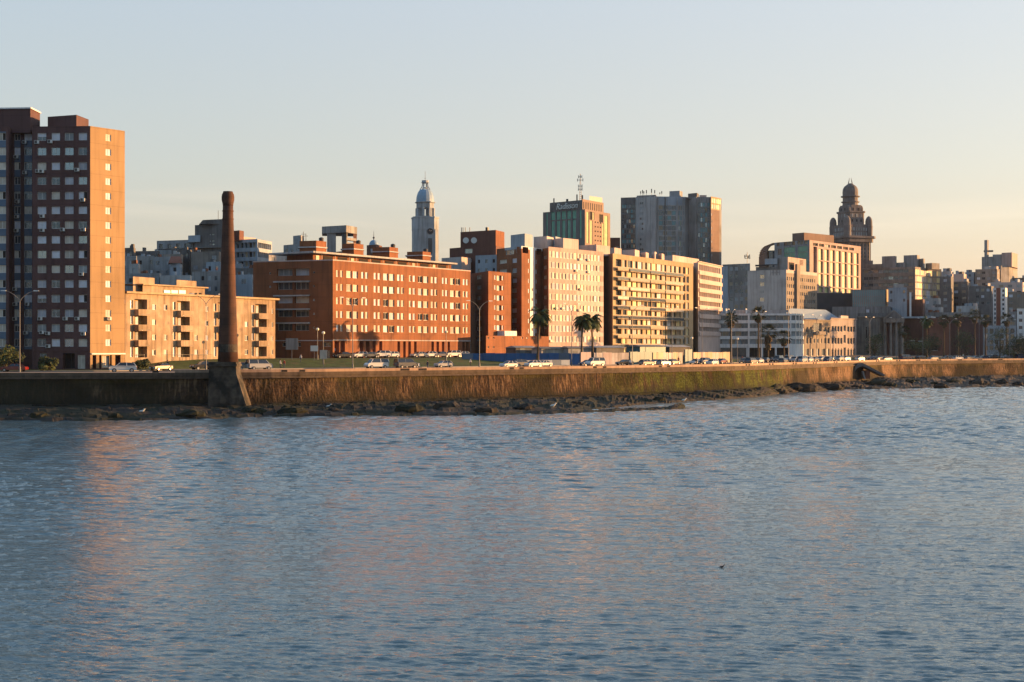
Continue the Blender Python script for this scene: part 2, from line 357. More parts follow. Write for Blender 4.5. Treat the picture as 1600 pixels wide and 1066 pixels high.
# ---------------------------------------------------------------- coast line
CP = [(-520, 236), (-250, 238), (-86.4, 240), (-59.6, 241), (-38.9, 247), (-23.4, 260), (-3.7, 275), (14.4, 290), (31.9, 308), (49.7, 325), (62, 345), (81.6, 378), (107, 425), (127, 455), (176, 490), (300, 560), (720, 700)]
CP = [(x * .957, y * .957) for x, y in CP]
for _ in range(2):
    q = [CP[0]]
    for a, b in zip(CP, CP[1:]): q += [(a[0] * .75 + b[0] * .25, a[1] * .75 + b[1] * .25), (a[0] * .25 + b[0] * .75, a[1] * .25 + b[1] * .75)]
    CP = q + [CP[-1]]
COAST = []
for a, b in zip(CP, CP[1:]):
    n_ = max(1, int(math.dist(a, b) / 3.0)); COAST += [(a[0] + (b[0] - a[0]) * k / n_, a[1] + (b[1] - a[1]) * k / n_) for k in range(n_)]
COAST.append(CP[-1])
DV = (-.447, .894)       # inland direction
def sst(a, b, x): t = min(1, max(0, (x - a) / (b - a))); return t * t * (3 - 2 * t)
KQ = [.74 + .50 * sst(170, 430, PX(*c)) - .18 * sst(1000, 1250, PX(*c)) for c in COAST]      # the shore road widens past the tower
def Gp(px, q):
    """point q metres inland of the sea wall that is seen in column px"""
    lo, hi = 0, len(COAST) - 1
    w = lambda k: (COAST[k][0] + DV[0] * q * KQ[k], COAST[k][1] + DV[1] * q * KQ[k])
    while hi - lo > 1:
        m = (lo + hi) // 2
        if PX(*w(m)) < px: lo = m
        else: hi = m
    a, b = w(lo), w(hi); ga, gb = PX(*a), PX(*b); t = (px - ga) / (gb - ga)
    return (a[0] + (b[0] - a[0]) * t, a[1] + (b[1] - a[1]) * t, math.atan2(b[1] - a[1], b[0] - a[0]))
def ground(px, q):
    z = 6.45
    if q >= 33: z += .14
    z += sst(34, 50, q) * 1.7 * sst(200, 260, px) * (1 - .75 * sst(1080, 1160, px))
    z += sst(60, 260, q) * 14 * (1 - sst(1250, 1400, px) * .6)
    return z
def gz(px, q): return ground(px, q)
# sea
def grid_obj(name, P2, nx, ny, mats, mfun=None, smooth=True):
    v = [P2(i, j) for j in range(ny) for i in range(nx)]
    f = [(j * nx + i, j * nx + i + 1, (j + 1) * nx + i + 1, (j + 1) * nx + i) for j in range(ny - 1) for i in range(nx - 1)]
    me = bpy.data.meshes.new(name); me.from_pydata(v, [], f)
    for m_ in mats: me.materials.append(m_)
    if mfun: me.polygons.foreach_set('material_index', [mfun(i, j) for j in range(ny - 1) for i in range(nx - 1)])
    me.polygons.foreach_set('use_smooth', [smooth] * len(f)); me.update()
    o = bpy.data.objects.new(name, me); sc.collection.objects.link(o); return o
wm = bpy.data.materials.new('sea_water'); wm.use_nodes = True; n = wm.node_tree.nodes; l = wm.node_tree.links; b = n['Principled BSDF']
b.inputs['Base Color'].default_value = (.085, .14, .16, 1); b.inputs['Roughness'].default_value = .05; b.inputs['IOR'].default_value = 1.33
g = n.new('ShaderNodeNewGeometry')
def wnoise(scale, sx, sy, det, rot=0.0, dist=0.0):
    mp_ = n.new('ShaderNodeMapping'); mp_.inputs['Scale'].default_value = (sx, sy, 1); mp_.inputs['Rotation'].default_value = (0, 0, rot); l.new(g.outputs['Position'], mp_.inputs[0])
    t = n.new('ShaderNodeTexNoise'); t.inputs['Scale'].default_value = scale; t.inputs['Detail'].default_value = det; t.inputs['Distortion'].default_value = dist; t.inputs['Roughness'].default_value = .6; l.new(mp_.outputs[0], t.inputs['Vector']); return t.outputs[0]
def wm2(op, a, bb):
    x = n.new('ShaderNodeMath'); x.operation = op
    for s_, v in ((0, a), (1, bb)):
        if isinstance(v, (int, float)): x.inputs[s_].default_value = v
        else: l.new(v, x.inputs[s_])
    return x.outputs[0]
w1 = wnoise(2.0, .33, 1.0, 5, .12, .5); w2 = wnoise(.28, .6, 1.0, 3, -.2, .3); w3 = wnoise(5.5, .38, 1.0, 3, .3)
gust = wnoise(.02, .35, 1.0, 3)                       # breeze patches: calmer and rougher water
hgt = wm2('ADD', wm2('MULTIPLY', w1, .14), wm2('MULTIPLY', w3, .12))
bp = n.new('ShaderNodeBump'); bp.inputs['Distance'].default_value = .5
l.new(hgt, bp.inputs['Height'])
gr = n.new('ShaderNodeMapRange'); l.new(gust, gr.inputs[0]); gr.inputs[1].default_value = .35; gr.inputs[2].default_value = .65; gr.inputs[3].default_value = .62; gr.inputs[4].default_value = 1.0
l.new(gr.outputs[0], bp.inputs['Strength']); l.new(bp.outputs[0], b.inputs['Normal'])
mb = MB(); HW = lambda y: .5 * y + 45      # open sea round the patch of modelled waves
for q in ([(-3000, -400), (3000, -400), (3000, 20), (-3000, 20)], [(-3000, 20), (-HW(20), 20), (-HW(520), 520), (-3000, 520)], [(HW(20), 20), (3000, 20), (3000, 520), (HW(520), 520)], [(-3000, 520), (3000, 520), (3000, 1800), (-3000, 1800)]): mb.face([(x, y, 0) for x, y in q])
sea = mb.build('sea', wm); sea['kind'] = 'structure'
# wind waves as real relief on the part of the sea near the shore: a sum of many small directional wave trains
def wave_patch():
    rs = np.random.RandomState(4)
    ys = [20.0]
    while ys[-1] < 520: ys.append(ys[-1] * 1.0020 + .006)
    ys[-1] = 520.0; ys = np.array(ys); ks = np.linspace(-1, 1, 1050)
    X = (ks[None, :] * HW(ys)[:, None]).ravel(); Y = np.repeat(ys, len(ks)); H = np.zeros_like(X); dx = X * 0; dy = X * 0
    fade = lambda lam: np.clip(1.6 - Y / (lam * 260.0), 0, 1)
    g1 = np.zeros_like(X)
    for _ in range(7):
        a, L_ = rs.uniform(0, 6.28), rs.uniform(22, 70); g1 += np.sin((X * np.cos(a) * .22 + Y * np.sin(a)) * 2 * np.pi / L_ + rs.uniform(0, 6.28))
    gust = np.clip(1 + .16 * g1, .4, 1.6)
    for k in range(84):
        lam = .22 * (12 ** (k / 83.0)); a = R(84) + rs.normal(0, .42); kk = 2 * np.pi / lam
        amp = lam * .0105 * (1.0 if lam < .7 else .26) * rs.uniform(.6, 1.3); ph = (X * np.cos(a) + Y * np.sin(a)) * kk + rs.uniform(0, 6.28)
        am = amp * (gust if lam < 2.5 else 1) * fade(lam) * (1 if lam < .8 else 1 + 1.9 * np.clip((Y - 70) / 110, 0, 1))
        H += am * np.sin(ph); dx -= am * .8 * np.cos(a) * np.cos(ph); dy -= am * .8 * np.sin(a) * np.cos(ph)
    eg = np.clip((1 - np.abs(np.tile(ks, len(ys)))) * 40, 0, 1) * np.clip((Y - 20) / 2, 0, 1) * np.clip((520 - Y) / 20, 0, 1); H *= eg; dx *= eg; dy *= eg
    nx, ny = len(ks), len(ys); V = np.stack([X + dx, Y + dy, H], 1).astype(np.float32)
    me = bpy.data.meshes.new('sea_waves'); me.vertices.add(nx * ny); me.vertices.foreach_set('co', V.ravel())
    I, J = np.meshgrid(np.arange(nx - 1), np.arange(ny - 1)); b0 = (J * nx + I).ravel(); q = np.stack([b0, b0 + 1, b0 + nx + 1, b0 + nx], 1).astype(np.int32); n_ = len(b0)
    me.loops.add(n_ * 4); me.loops.foreach_set('vertex_index', q.ravel()); me.polygons.add(n_); me.polygons.foreach_set('loop_start', np.arange(0, n_ * 4, 4, dtype=np.int32)); me.polygons.foreach_set('use_smooth', np.ones(n_, dtype=bool))
    me.materials.append(wm); me.update(); o = bpy.data.objects.new('sea_waves', me); sc.collection.objects.link(o); o['kind'] = 'structure'; return o
wave_patch()
# land: one sheet per surface, running along the coast
def strip(name, qs, m, step=1, zf=None, dz=0.0):
    def pt(i, j):
        c = COAST[i]; q = qs[j]; qq = q * KQ[i]; x, y = c[0] + DV[0] * qq, c[1] + DV[1] * qq; return (x, y, (zf(PX(x, y), q) if zf else ground(PX(x, y), q)) + dz)
    o = grid_obj(name, pt, len(COAST), len(qs), [m]); o['kind'] = 'structure'; return o
mat('paving', (.42, .29, .20), .8, .15, joints=0, fine=1.0); mat('asphalt', (.055, .052, .05), .9, .2); mat('kerb_stone', (.30, .27, .23), .8, .2)
mat('grass', (.055, .09, .016), .95, .45, .5, fine=2.0, bump=.5, col2=(.09, .085, .03), c2t=.6); mat('town_ground', (.10, .095, .085), .95, .3); mat('line_paint', (.6, .6, .56), .7, .1)
strip('promenade', [0.0, 4, 8.7], M('paving'), zf=lambda p, q: 6.59)
def solid_strip(name, q0, q1, z0, z1, m):
    mb = MB()
    A = [(c[0] + DV[0] * q0 * w, c[1] + DV[1] * q0 * w) for c, w in zip(COAST, KQ)]; B_ = [(c[0] + DV[0] * q1 * w, c[1] + DV[1] * q1 * w) for c, w in zip(COAST, KQ)]
    for k in range(len(A) - 1):
        mb.face([(*A[k], z0), (*A[k+1], z0), (*A[k+1], z1), (*A[k], z1)]); mb.face([(*A[k], z1), (*A[k+1], z1), (*B_[k+1], z1), (*B_[k], z1)]); mb.face([(*B_[k], z0), (*B_[k], z1), (*B_[k+1], z1), (*B_[k+1], z0)])
    o = mb.build(name, m); o['kind'] = 'structure'; return o
solid_strip('kerb', 8.7, 9.0, 6.2, 6.595, M('kerb_stone')); solid_strip('kerb', 30.7, 31.0, 6.2, 6.595, M('kerb_stone'))
strip('road', [8.9, 20, 30.8], M('asphalt'), zf=lambda p, q: 6.45)
strip('pavement', [31.0, 33.0], M('paving'), zf=lambda p, q: 6.59)
strip('grass_verge', [33.0, 36, 39, 42, 45, 48, 51, 55], M('grass'))
strip('town_ground', [55, 60, 80, 110, 140, 180, 220, 260, 400, 900, 1800], M('town_ground'))
for q in (16.0, 19.9, 23.7):
    mb = MB(); k = 30
    while k < len(COAST) - 60:
        c, e = COAST[k], COAST[k + 1]; w0, w1 = KQ[k], KQ[k + 1]
        mb.face([(c[0] + DV[0] * q * w0, c[1] + DV[1] * q * w0, 6.454), (e[0] + DV[0] * q * w1, e[1] + DV[1] * q * w1, 6.454), (e[0] + DV[0] * (q + .18) * w1, e[1] + DV[1] * (q + .18) * w1, 6.454), (c[0] + DV[0] * (q + .18) * w0, c[1] + DV[1] * (q + .18) * w0, 6.454)])
        k += 1 if q == 19.9 else 3
    o = mb.build('lane_marking', M('line_paint')); o['kind'] = 'structure'
# sea wall
wmt = bpy.data.materials.new('wall_masonry'); wmt.use_nodes = True; n = wmt.node_tree.nodes; l = wmt.node_tree.links; b = n['Principled BSDF']; b.inputs['Roughness'].default_value = .95; b.inputs['Specular IOR Level'].default_value = .1
g = n.new('ShaderNodeNewGeometry'); sp_ = n.new('ShaderNodeSeparateXYZ'); l.new(g.outputs['Position'], sp_.inputs[0])
def wn2(scale, vec=(1, 1, 1), det=5):
    mp_ = n.new('ShaderNodeMapping'); mp_.inputs['Scale'].default_value = vec; l.new(g.outputs['Position'], mp_.inputs[0])
    t = n.new('ShaderNodeTexNoise'); t.inputs['Scale'].default_value = scale; t.inputs['Detail'].default_value = det; l.new(mp_.outputs[0], t.inputs['Vector']); return t.outputs[0]
def mx(a, bb, f, mode='MIX'):
    x = n.new('ShaderNodeMix'); x.data_type = 'RGBA'; x.blend_type = mode
    for s_, v in (('A', a), ('B', bb), ('Factor', f)):
        if isinstance(v, (int, float)): x.inputs[s_].default_value = v
        elif isinstance(v, tuple): x.inputs[s_].default_value = (*v, 1)
        else: l.new(v, x.inputs[s_])
    return x.outputs['Result']
def mrr(v, a, bb, c=0., d=1.):
    x = n.new('ShaderNodeMapRange'); l.new(v, x.inputs[0])
    for k, q in ((1, a), (2, bb), (3, c), (4, d)): x.inputs[k].default_value = q
    return x.outputs[0]
def mth(op, a, bb):
    x = n.new('ShaderNodeMath'); x.operation = op
    for k, v in ((0, a), (1, bb)):
        if isinstance(v, (int, float)): x.inputs[k].default_value = v
        else: l.new(v, x.inputs[k])
    return x.outputs[0]
streaks = wn2(2.6, (1, 1, .13), 6); patch = wn2(.09, (1, 1, .6), 6); finen = wn2(2.6, (1, 1, 1), 4); weed = wn2(.5, (1, 1, .5), 6)
c = mx(mx(mx((.040, .025, .016), (.085, .05, .028), mrr(finen, .38, .62)), (.17, .11, .062), mrr(streaks, .52, .64)), mx((.13, .08, .045), (.23, .145, .085), mrr(finen, .35, .65)), mrr(sp_.outputs['X'], 64, 67))
c = mx(c, (.022, .017, .013), mrr(streaks, .46, .36, 0, .85))
top_green = mrr(sp_.outputs['Z'], 4.7, 5.3, 0, .8)
c = mx(c, (.030, .025, .013), mrr(mth('ADD', patch, mth('MULTIPLY', weed, .35)), .58, .72, 0, .9))
c = mx(c, (.075, .06, .018), mth('MULTIPLY', top_green, mrr(patch, .4, .6)))
gx = mth('MULTIPLY', mrr(sp_.outputs['X'], 14, 26), mrr(sp_.outputs['X'], 64, 70, 1, 0))      # the overgrown length of the wall
c = mx(c, mx((.035, .040, .008), (.085, .10, .016), mrr(finen, .4, .62)), mth('MULTIPLY', gx, mrr(weed, .36, .56, 0, .88)))
jz = mth('PINGPONG', sp_.outputs['Z'], .34); c = mx(c, (.5, .45, .4), mrr(jz, 0.0, .05, .6, 0), 'MULTIPLY')
c = mx(c, (.38, .36, .33), mrr(wn2(.13, (1, 1, .9), 7), .50, .58, 0, .8), 'MULTIPLY')
low = mrr(mth('ADD', sp_.outputs['Z'], mth('MULTIPLY', weed, 3.2)), 2.8, 4.6, .95, 0)
left = mrr(mth('ADD', sp_.outputs['X'], mth('MULTIPLY', patch, 30)), -62, -48, .75, 0); c = mx(c, (.030, .029, .018), left)
c = mx(c, (.016, .017, .013), low)
l.new(c, b.inputs['Base Color'])
bp = n.new('ShaderNodeBump'); bp.inputs['Strength'].default_value = .7; bp.inputs['Distance'].default_value = .2; l.new(mth('ADD', finen, streaks), bp.inputs['Height']); l.new(bp.outputs[0], b.inputs['Normal'])
mat('coping', (.115, .085, .06), .9, .35, .8, fine=1.5, streak=.5); MATS['wall_masonry'] = wmt
WR = empty('sea_wall', (-30, 262, 0), 'long stained masonry sea wall carrying the promenade along the shore', 'wall')
def wall_part(name, prof, m, wob=0.0):
    mb = MB(); ks = range(0, len(COAST))
    rows = []
    for k in ks:
        c = COAST[k]; a = COAST[max(0, k - 1)]; e = COAST[min(len(COAST) - 1, k + 1)]; t = Vector((e[0] - a[0], e[1] - a[1])).normalized(); nn = Vector((t.y, -t.x))
        wv = noise.noise(Vector((c[0] * .15, c[1] * .15, 0))) * wob
        rows.append([(c[0] + nn.x * (o + wv), c[1] + nn.y * (o + wv), z) for o, z in prof])
    for a, e in zip(rows, rows[1:]):
        for j in range(len(prof) - 1): mb.face([a[j], e[j], e[j + 1], a[j + 1]])
    return mb.build(name, m, WR)
wall_part('coping', [(-.6, 6.594), (0.25, 6.594), (.25, 6.05), (.12, 6.05), (.12, 5.82), (.55, 5.82), (.55, 5.60), (.2, 5.60)], M('coping'))
mat('parapet_stone', (.40, .27, .185), .85, .15, .6, fine=1.5, streak=.35)
PB = [629, 635.5, 657, 662.5, 799, 814.5, 929, 944, 1031, 1044, 1165.5, 1170, 1202, 1206.5, 1239, 1243, 1270.5, 1274.5, 1303, 1307, 1369, 1372.5, 1401, 1405, 1432.5, 1436, 1465, 1468.5, 1498, 1501, 1529.5, 1533, 1561, 1564.5, 444, 472, 243]
FULL = COAST; COAST = [c for c in FULL if PX(*c) > 226]
wall_part('parapet', [(-.55, 6.59), (-.55, 7.08), (.08, 7.08), (.12, 7.02), (.10, 6.59)], M('parapet_stone')); COAST = FULL
for px in PB:
    x, y, an = Gp(px, 0.0); fc = Face((x - .5 * math.cos(an), y - .5 * math.sin(an)), (x + .5 * math.cos(an), y + .5 * math.sin(an))); mb = MB(); mb.fbox(fc, 0, 1.0, 6.62, 6.98, .05, .14); mb.build('drain_opening', M('void'), WR)
wall_part('masonry', [(.2, 5.62), (.32, 4.2), (.5, 3.0), (.68, 1.9), (.75, 1.55), (1.7, 1.45), (1.8, .2), (1.9, -1)], wmt, .25)
# rocky shore
EDGE = [(-900, 204.8), (-400, 206.7), (0, 208.6), (150, 207.2), (330, 212.5), (420, 219.2), (520, 221.1), (600, 223.0), (760, 223.9), (850, 229.7), (900, 239.3), (960, 252.8), (1000, 266.3), (1060, 277.0), (1120, 289.5), (1180, 306.9), (1230, 332.9), (1300, 356.1), (1380, 366.7), (1450, 374.4), (1600, 387.9), (2200, 453.6), (3200, 501.8)]
def edgeD(px):
    for a, b_ in zip(EDGE, EDGE[1:]):
        if px <= b_[0]: return a[1] + (b_[1] - a[1]) * (px - a[0]) / (b_[0] - a[0])
    return EDGE[-1][1]
def coastD(px):
    p = Gp(px, -1.7); return p[1]
rkm = mat('shore_rock', (.017, .015, .012), .9, .5, .6, fine=1.4, bump=.8, col2=(.045, .032, .018), c2t=.62)
rkg = mat('shore_rock_weed', (.015, .018, .008), .95, .5, .6, fine=1.4, bump=.8)
NS, NT = 1500, 18
def rock_h(x, y, t, px):
    base = .26 + 1.0 * sst(0.0, .8, 1 - t)
    v = Vector((x * .22, y * .22, 0)); a = noise.fractal(v, 1.0, 2.0, 5); c_ = noise.cell(Vector((x * .35 + a, y * .5, 3)))
    ridge = abs(noise.noise(Vector((x * .07 + 7, y * .12, 1))))
    amp = (.55 if px < 1200 else .75) if t > .04 else .25
    return base + amp * (a * .55 + (c_ - .5) * .5) * (1.0 if t < .8 else .6) + ridge * 1.1 * (1 - t) * sst(1100, 1250, px) + ridge * .5
def rpt(i, j):
    px = -900 + (3600 / (NS - 1)) * i; t = j / (NT - 1) * 1.12; dw, de = coastD(px) + 1.0, edgeD(px) + 2.0 * noise.noise(Vector((px * .02, 0, 0)))
    D = dw + (de - dw) * t; x, y = P(px, D); h = rock_h(x, y, t, px)
    if t > 1: h -= (t - 1) * 9
    return (x, y, h)
rkb = mat('shore_rock_sunlit', (.075, .048, .03), .9, .55, .6, fine=1.4, bump=.8, col2=(.022, .019, .014), c2t=.5)  # brown rock with the orange sunlight of this stretch put into its colour
rk = grid_obj('rocky_shore', rpt, NS, NT, [rkm, rkg, rkb], lambda i, j: (2 if -900 + 2.4 * i > 1215 + 40 * noise.noise(Vector((i * .05, j * .4, 5))) else 1) if noise.noise(Vector((i * .03, j * .3, 0))) > -.05 else 0, smooth=False); rk['kind'] = 'structure'
# low reef of rock running out to the right, with a lump at its end
def spt(i, j):
    px = 830 + i * 1.5; t = i / 162; Dc = 231 + 20 * t ** 1.4; v = (j / 8 - .5) * 2; x, y = P(px, Dc + v * (3.6 + 3 * (1 - t)))
    a = noise.fractal(Vector((x * .5, y * .5, 9)), 1, 2, 4); h = (1 - v * v) * (.40 + .18 * a + .55 * math.exp(-((px - 1058) / 11) ** 2)) + a * .15 - .12 - .9 * sst(.985, 1, t) - .6 * abs(v) ** 6
    return (x, y, h)
rf_ = grid_obj('reef', spt, 163, 9, [rkm, rkg], lambda i, j: 1 if (i // 9) % 2 else 0, smooth=False); rf_['kind'] = 'structure'
# boulders lying apart
rr = random.Random(5)
BOULD = [(395, .62), (455, .75), (300, .9), (520, .7), (640, .8), (700, .6), (820, .75), (760, .9), (900, .6), (1030, .8), (1245, .45), (1262, .8), (1290, .5), (1312, .6), (1340, .85), (1372, .6), (1392, .8), (1425, .5), (1460, .8), (1490, .6), (1530, .85), (1565, .7), (1590, .9), (60, .85), (180, .9), (1220, .9), (1300, 1.02), (1470, 1.03)]
for px, t in BOULD:
    dw, de = coastD(px), edgeD(px); D = dw + (de - dw) * t; x, y = P(px, D); s_ = rr.uniform(.7, 1.7) * (1.25 if px > 1230 else 1)
    mb = MB(); nu, nv = 12, 7; i0 = 0
    for j in range(nv + 1):
        ph = -math.pi / 2 + math.pi * j / nv
        for i in range(nu):
            th = 2 * math.pi * i / nu; d = Vector((math.cos(ph) * math.cos(th), math.cos(ph) * math.sin(th), math.sin(ph))); k = 1 + .45 * noise.noise(d * 1.6 + Vector((px, 0, 0))); mb.v.append((x + d.x * s_ * 1.5 * k, y + d.y * s_ * 1.2 * k, .75 * (1 - t) + .35 + d.z * s_ * .7 * k))
    for j in range(nv):
        for i in range(nu): mb.f.append((j * nu + i, j * nu + (i + 1) % nu, (j + 1) * nu + (i + 1) % nu, (j + 1) * nu + i)); mb.m.append(0)
    o = mb.build('boulder', [rkm if rr.random() < .6 else rkg], org=(x, y, .2))
    tag(o, None, 'boulder', 'boulders strewn along the rocky shore'); KIDS.setdefault('boulder', []).append((px, o, 'dark wet boulder'))
# ================================================================ BUILDINGS (front row, left to right)
def rows(y0, h, sp, n): return [(y0 + sp * k, y0 + sp * k + h) for k in range(n)]
# ---- tall brown tower block at the left
T1 = Bld('tower_block', 'tall brown apartment tower at the left edge with sunlit ochre end wall and blue panels', [(-90, 262.9), (13.5, 262.9), (19, 267.5), (50.2, 267.5), (50.6, 262.6), (141, 262.0), (195, 268.0)], 197, z0=5.6, ref=5, depth=16, wall='brick_brown', base=6.26)
R15 = rows(207.6, 12, 23.0, 15); ST = 'blind blind half cream grey slide third sky blind'
T1.win(4, [(58.2, 72.3), (80.2, 93.7), (100.8, 114.9), (122.4, 136)], R15, 97, ST, d=.28)
T1.win(2, [(22.5, 32), (38, 50)], R15, 36, 'cream slidec dark blind dark third', d=.2)
T1.win(0, [(-8, 9.3), (-34, -16), (-60, -42), (-86, -68)], R15, 10, 'cream slidec cream', d=.2, mull=3)
f = T1.faces[0]
zt, zb = T1.ztop - .9, T1.faces[4].z(97, 546)
for i, cols in ((0, [(-8, 9.3), (-34, -16), (-60, -42), (-86, -68)]), (2, [(22.5, 32), (38, 50)])):
    for a, b_ in cols: f = T1.faces[i]; T1.paint[i].append((f.u(a), f.u(b_), zb, zt, 'blue_panel'))
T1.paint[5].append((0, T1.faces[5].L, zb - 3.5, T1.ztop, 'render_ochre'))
T1.win(5, [(165, 173.5)], rows(209.6, 10.4, 22.9, 15), 165, 'blind blind cream blind', d=.16, mull=2)
# ground floor: shop fronts, open bays, pale columns; right front cream pane stands for sunlight on the wall
T1.win(4, [(62, 73)], [(552, 568)], 97, 'grey', d=.4); T1.win(4, [(98, 117)], [(552, 576)], 97, 'open', d=1.5, frame='frame_dark'); T1.win(4, [(121.5, 133)], [(555, 576)], 97, 'cream', d=.2)
T1.win(5, [(144.7, 150.4), (155, 158.4), (171.8, 174.6), (180, 188.5)], [(555, 576.4)], 165, 'open', d=1.8, mull=1, frame='white_paint'); T1.win(5, [(160, 171)], [(556, 574)], 165, 'cream', d=.4)
T1.fbox('ground_floor_beam', 5, .2, T1.faces[5].L, T1.faces[5].z(142, 554.2), T1.faces[5].z(142, 552), 0, .25, 'white_paint')
T1.fbox('ledge', 4, 0, T1.faces[4].L, T1.faces[4].z(97, 548.6), T1.faces[4].z(97, 547.6), 0, .12, 'brick_brown')
T1.done(sub=True, maxw=100)
T1.block('stair_head', [(-70, 267.5), (47.5, 266.1), (62.5, 271.7)], 170, T1.ztop - .6, 'brick_brown', 7)
T1.block('lift_house', [(74.5, 268.0), (119.5, 265.7), (138.5, 271.2)], 179.5, T1.ztop - .6, 'brick_brown', 6)
mb = MB(); fz = Face(P(-70, 267.3), P(47.7, 266.0)); zt = Z(170, 266.1); mb.fbox(fz, 0, fz.L + .1, zt, zt + .25, -.3, .15); fz = Face(P(47.7, 266.0), P(62.7, 271.5)); mb.fbox(fz, 0, fz.L + .1, zt, zt + .25, -.3, .15); T1.part('coping', mb, 'white_paint')
def ac(b, i, px, py, s=1.0):
    f = b.faces[i]; u = f.u(px); z = f.z(px, py); mb = MB(); mb.fbox(f, u - .42 * s, u + .42 * s, z - .3, z + .3, .12, .45, 0); mb.fbox(f, u - .35 * s, u + .1 * s, z - .24, z + .24, .451, .47, 1)
    mb.fbox(f, u - .4 * s, u - .34 * s, z - .42, z - .3, 0, .45, 1); mb.fbox(f, u + .34 * s, u + .4 * s, z - .42, z - .3, 0, .45, 1); b.part('air_conditioner', mb, ['window_ac', 'frame_dark'])
for px, py in ((58.5, 222.5), (79, 221.5), (66, 268), (60, 267.5), (121, 265.7), (130, 312.5), (67, 338), (67, 360), (98.5, 359), (131, 359), (128, 428.5), (63.5, 498), (103, 498), (121.5, 498), (66, 519.5), (75.5, 521), (131, 521.5), (76, 541)): ac(T1, 4, px, py)
for px, py in ((39, 222.5), (26, 245.5), (39.5, 270), (28, 315.5), (27, 339), (26.5, 360.5), (24, 452), (24.5, 475.5), (43.5, 475.5), (24, 498.5), (41, 520)): ac(T1, 2, px, py)
ac(T1, 5, 169, 498)
# ---- cream four storey block
C1 = Bld('apartment_block', 'low cream four storey apartment block with loggia balconies behind the chimney', [(195.5, 273), (430, 313)], 0, ztop=Z(458, 273), z0=6, depth=10, wall='cream_render', base=8, coping=('yellow_render', .35, .7))
f = C1.faces[0]
def lev(k, a, b_): return (a + 23.7 * k, b_ + 23.7 * k)
for pa, pb in ((203, 230), (269.6, 296.6), (333.5, 360), (392.6, 416.8)):
    ua, ub = f.u(pa), f.u(pb); w = ub - ua
    for k in range(4):
        z1 = f.z(240, 468.5 + 23.7 * k); z0 = f.z(240, (484.0 if k < 3 else 487.5) + 23.7 * k)
        C1.hole(0, ua + w * .26, ub, z0, z1, 1.3, 'open', 1, 'cream_dark', inner=False)
        # back wall of the loggia: door, window, ochre render
        mb = MB(); mb.fbox(f, ua + w * .26, ub, z0 - 1.1, z1, -1.36, -1.31, 0); C1.part('loggia_wall', mb, 'cream_dark')
        for q, (c0, c1) in enumerate(((.32, .5), (.58, .74))):
            mb = MB(); x0, x1 = ua + w * c0, ua + w * c1; mb.fbox(f, x0, x1, z0 - .2, z1 - .35, -1.30, -1.24, (k + q) % 2); C1.part('door' if q else 'window', mb, ['blind_white', 'blind_grey'])
        C1.hole(0, ua + w * .02, ua + w * .17, z0 + .1, z1 - .25, .25, 'blind dark'.split()[(k + int(pa)) % 2], 1)
        if k < 3:
            zf = z0 - 1.15; mb = MB(); o1 = 1.15
            mb.fbox(f, ua + w * .24, ub, zf - .12, zf, 0, o1 + .04, 0); mb.fbox(f, ua + w * .24, ub, zf, z0 - .05, o1 - .12, o1, 0)
            mb.fbox(f, ua + w * .24, ua + w * .24 + .12, zf, z0 - .05, .02, o1 - .12, 0); mb.fbox(f, ub - .12, ub, zf, z0 - .05, .02, o1 - .12, 0)
            for a_, b__ in ((.36, .58), (.68, .9)): mb.fbox(f, ua + w * a_, ua + w * b__, zf + .05, zf + .16, o1 - .1, o1 + .012, 1)
            C1.part('balcony', mb, ['cream_render', 'dark_metal'])
cw = [(238, 243.5), (304, 309), (321, 325.5), (382.5, 387.5), (424.5, 427)]
for c in cw: C1.win(0, [c], [lev(k, 475.6, 484.2) for k in range(4)], 240, 'blind slide cream dark cream', d=.18, frame='frame_white', skip=.12)
C1.win(0, [(256, 261.5)], [lev(k, 475.6, 484.2) for k in (0, 2, 3)], 240, 'slide cream', d=.18)
C1.done()
for nm, a, da, b_, db, yt in (('penthouse', 223, 281, 320, 297, 449.5), ('stair_head', 208, 280, 241.5, 286, 434.5), ('stair_head', 276, 293, 307, 299, 439.5)):
    C1.block(nm, [(a, da), (b_, db)], yt, C1.ztop - .5, 'cream_render', 6)
fz = Face(P(223, 280.8), P(320, 296.8))
for a, b_ in ((256, 266), (267.5, 278), (279.5, 290)):
    mb = MB(); zz = fz.z(a, 461.5); mb.fbox(fz, fz.u(a), fz.u(b_), zz, zz + 1.05, 0, .04); C1.part('window', mb, 'glass_sky')
for a, b_ in ((297, 300), (305.5, 308), (312, 315)):
    mb = MB(); zz = fz.z(a, 463); mb.fbox(fz, fz.u(a), fz.u(b_), zz, zz + .7, 0, .04); C1.part('window', mb, 'void')
mb = MB(); zz = Z(449.5, 293); mb.fbox(fz, -.4, fz.L + .6, zz, zz + .25, -5, .5); C1.part('penthouse_roof', mb, 'yellow_render')
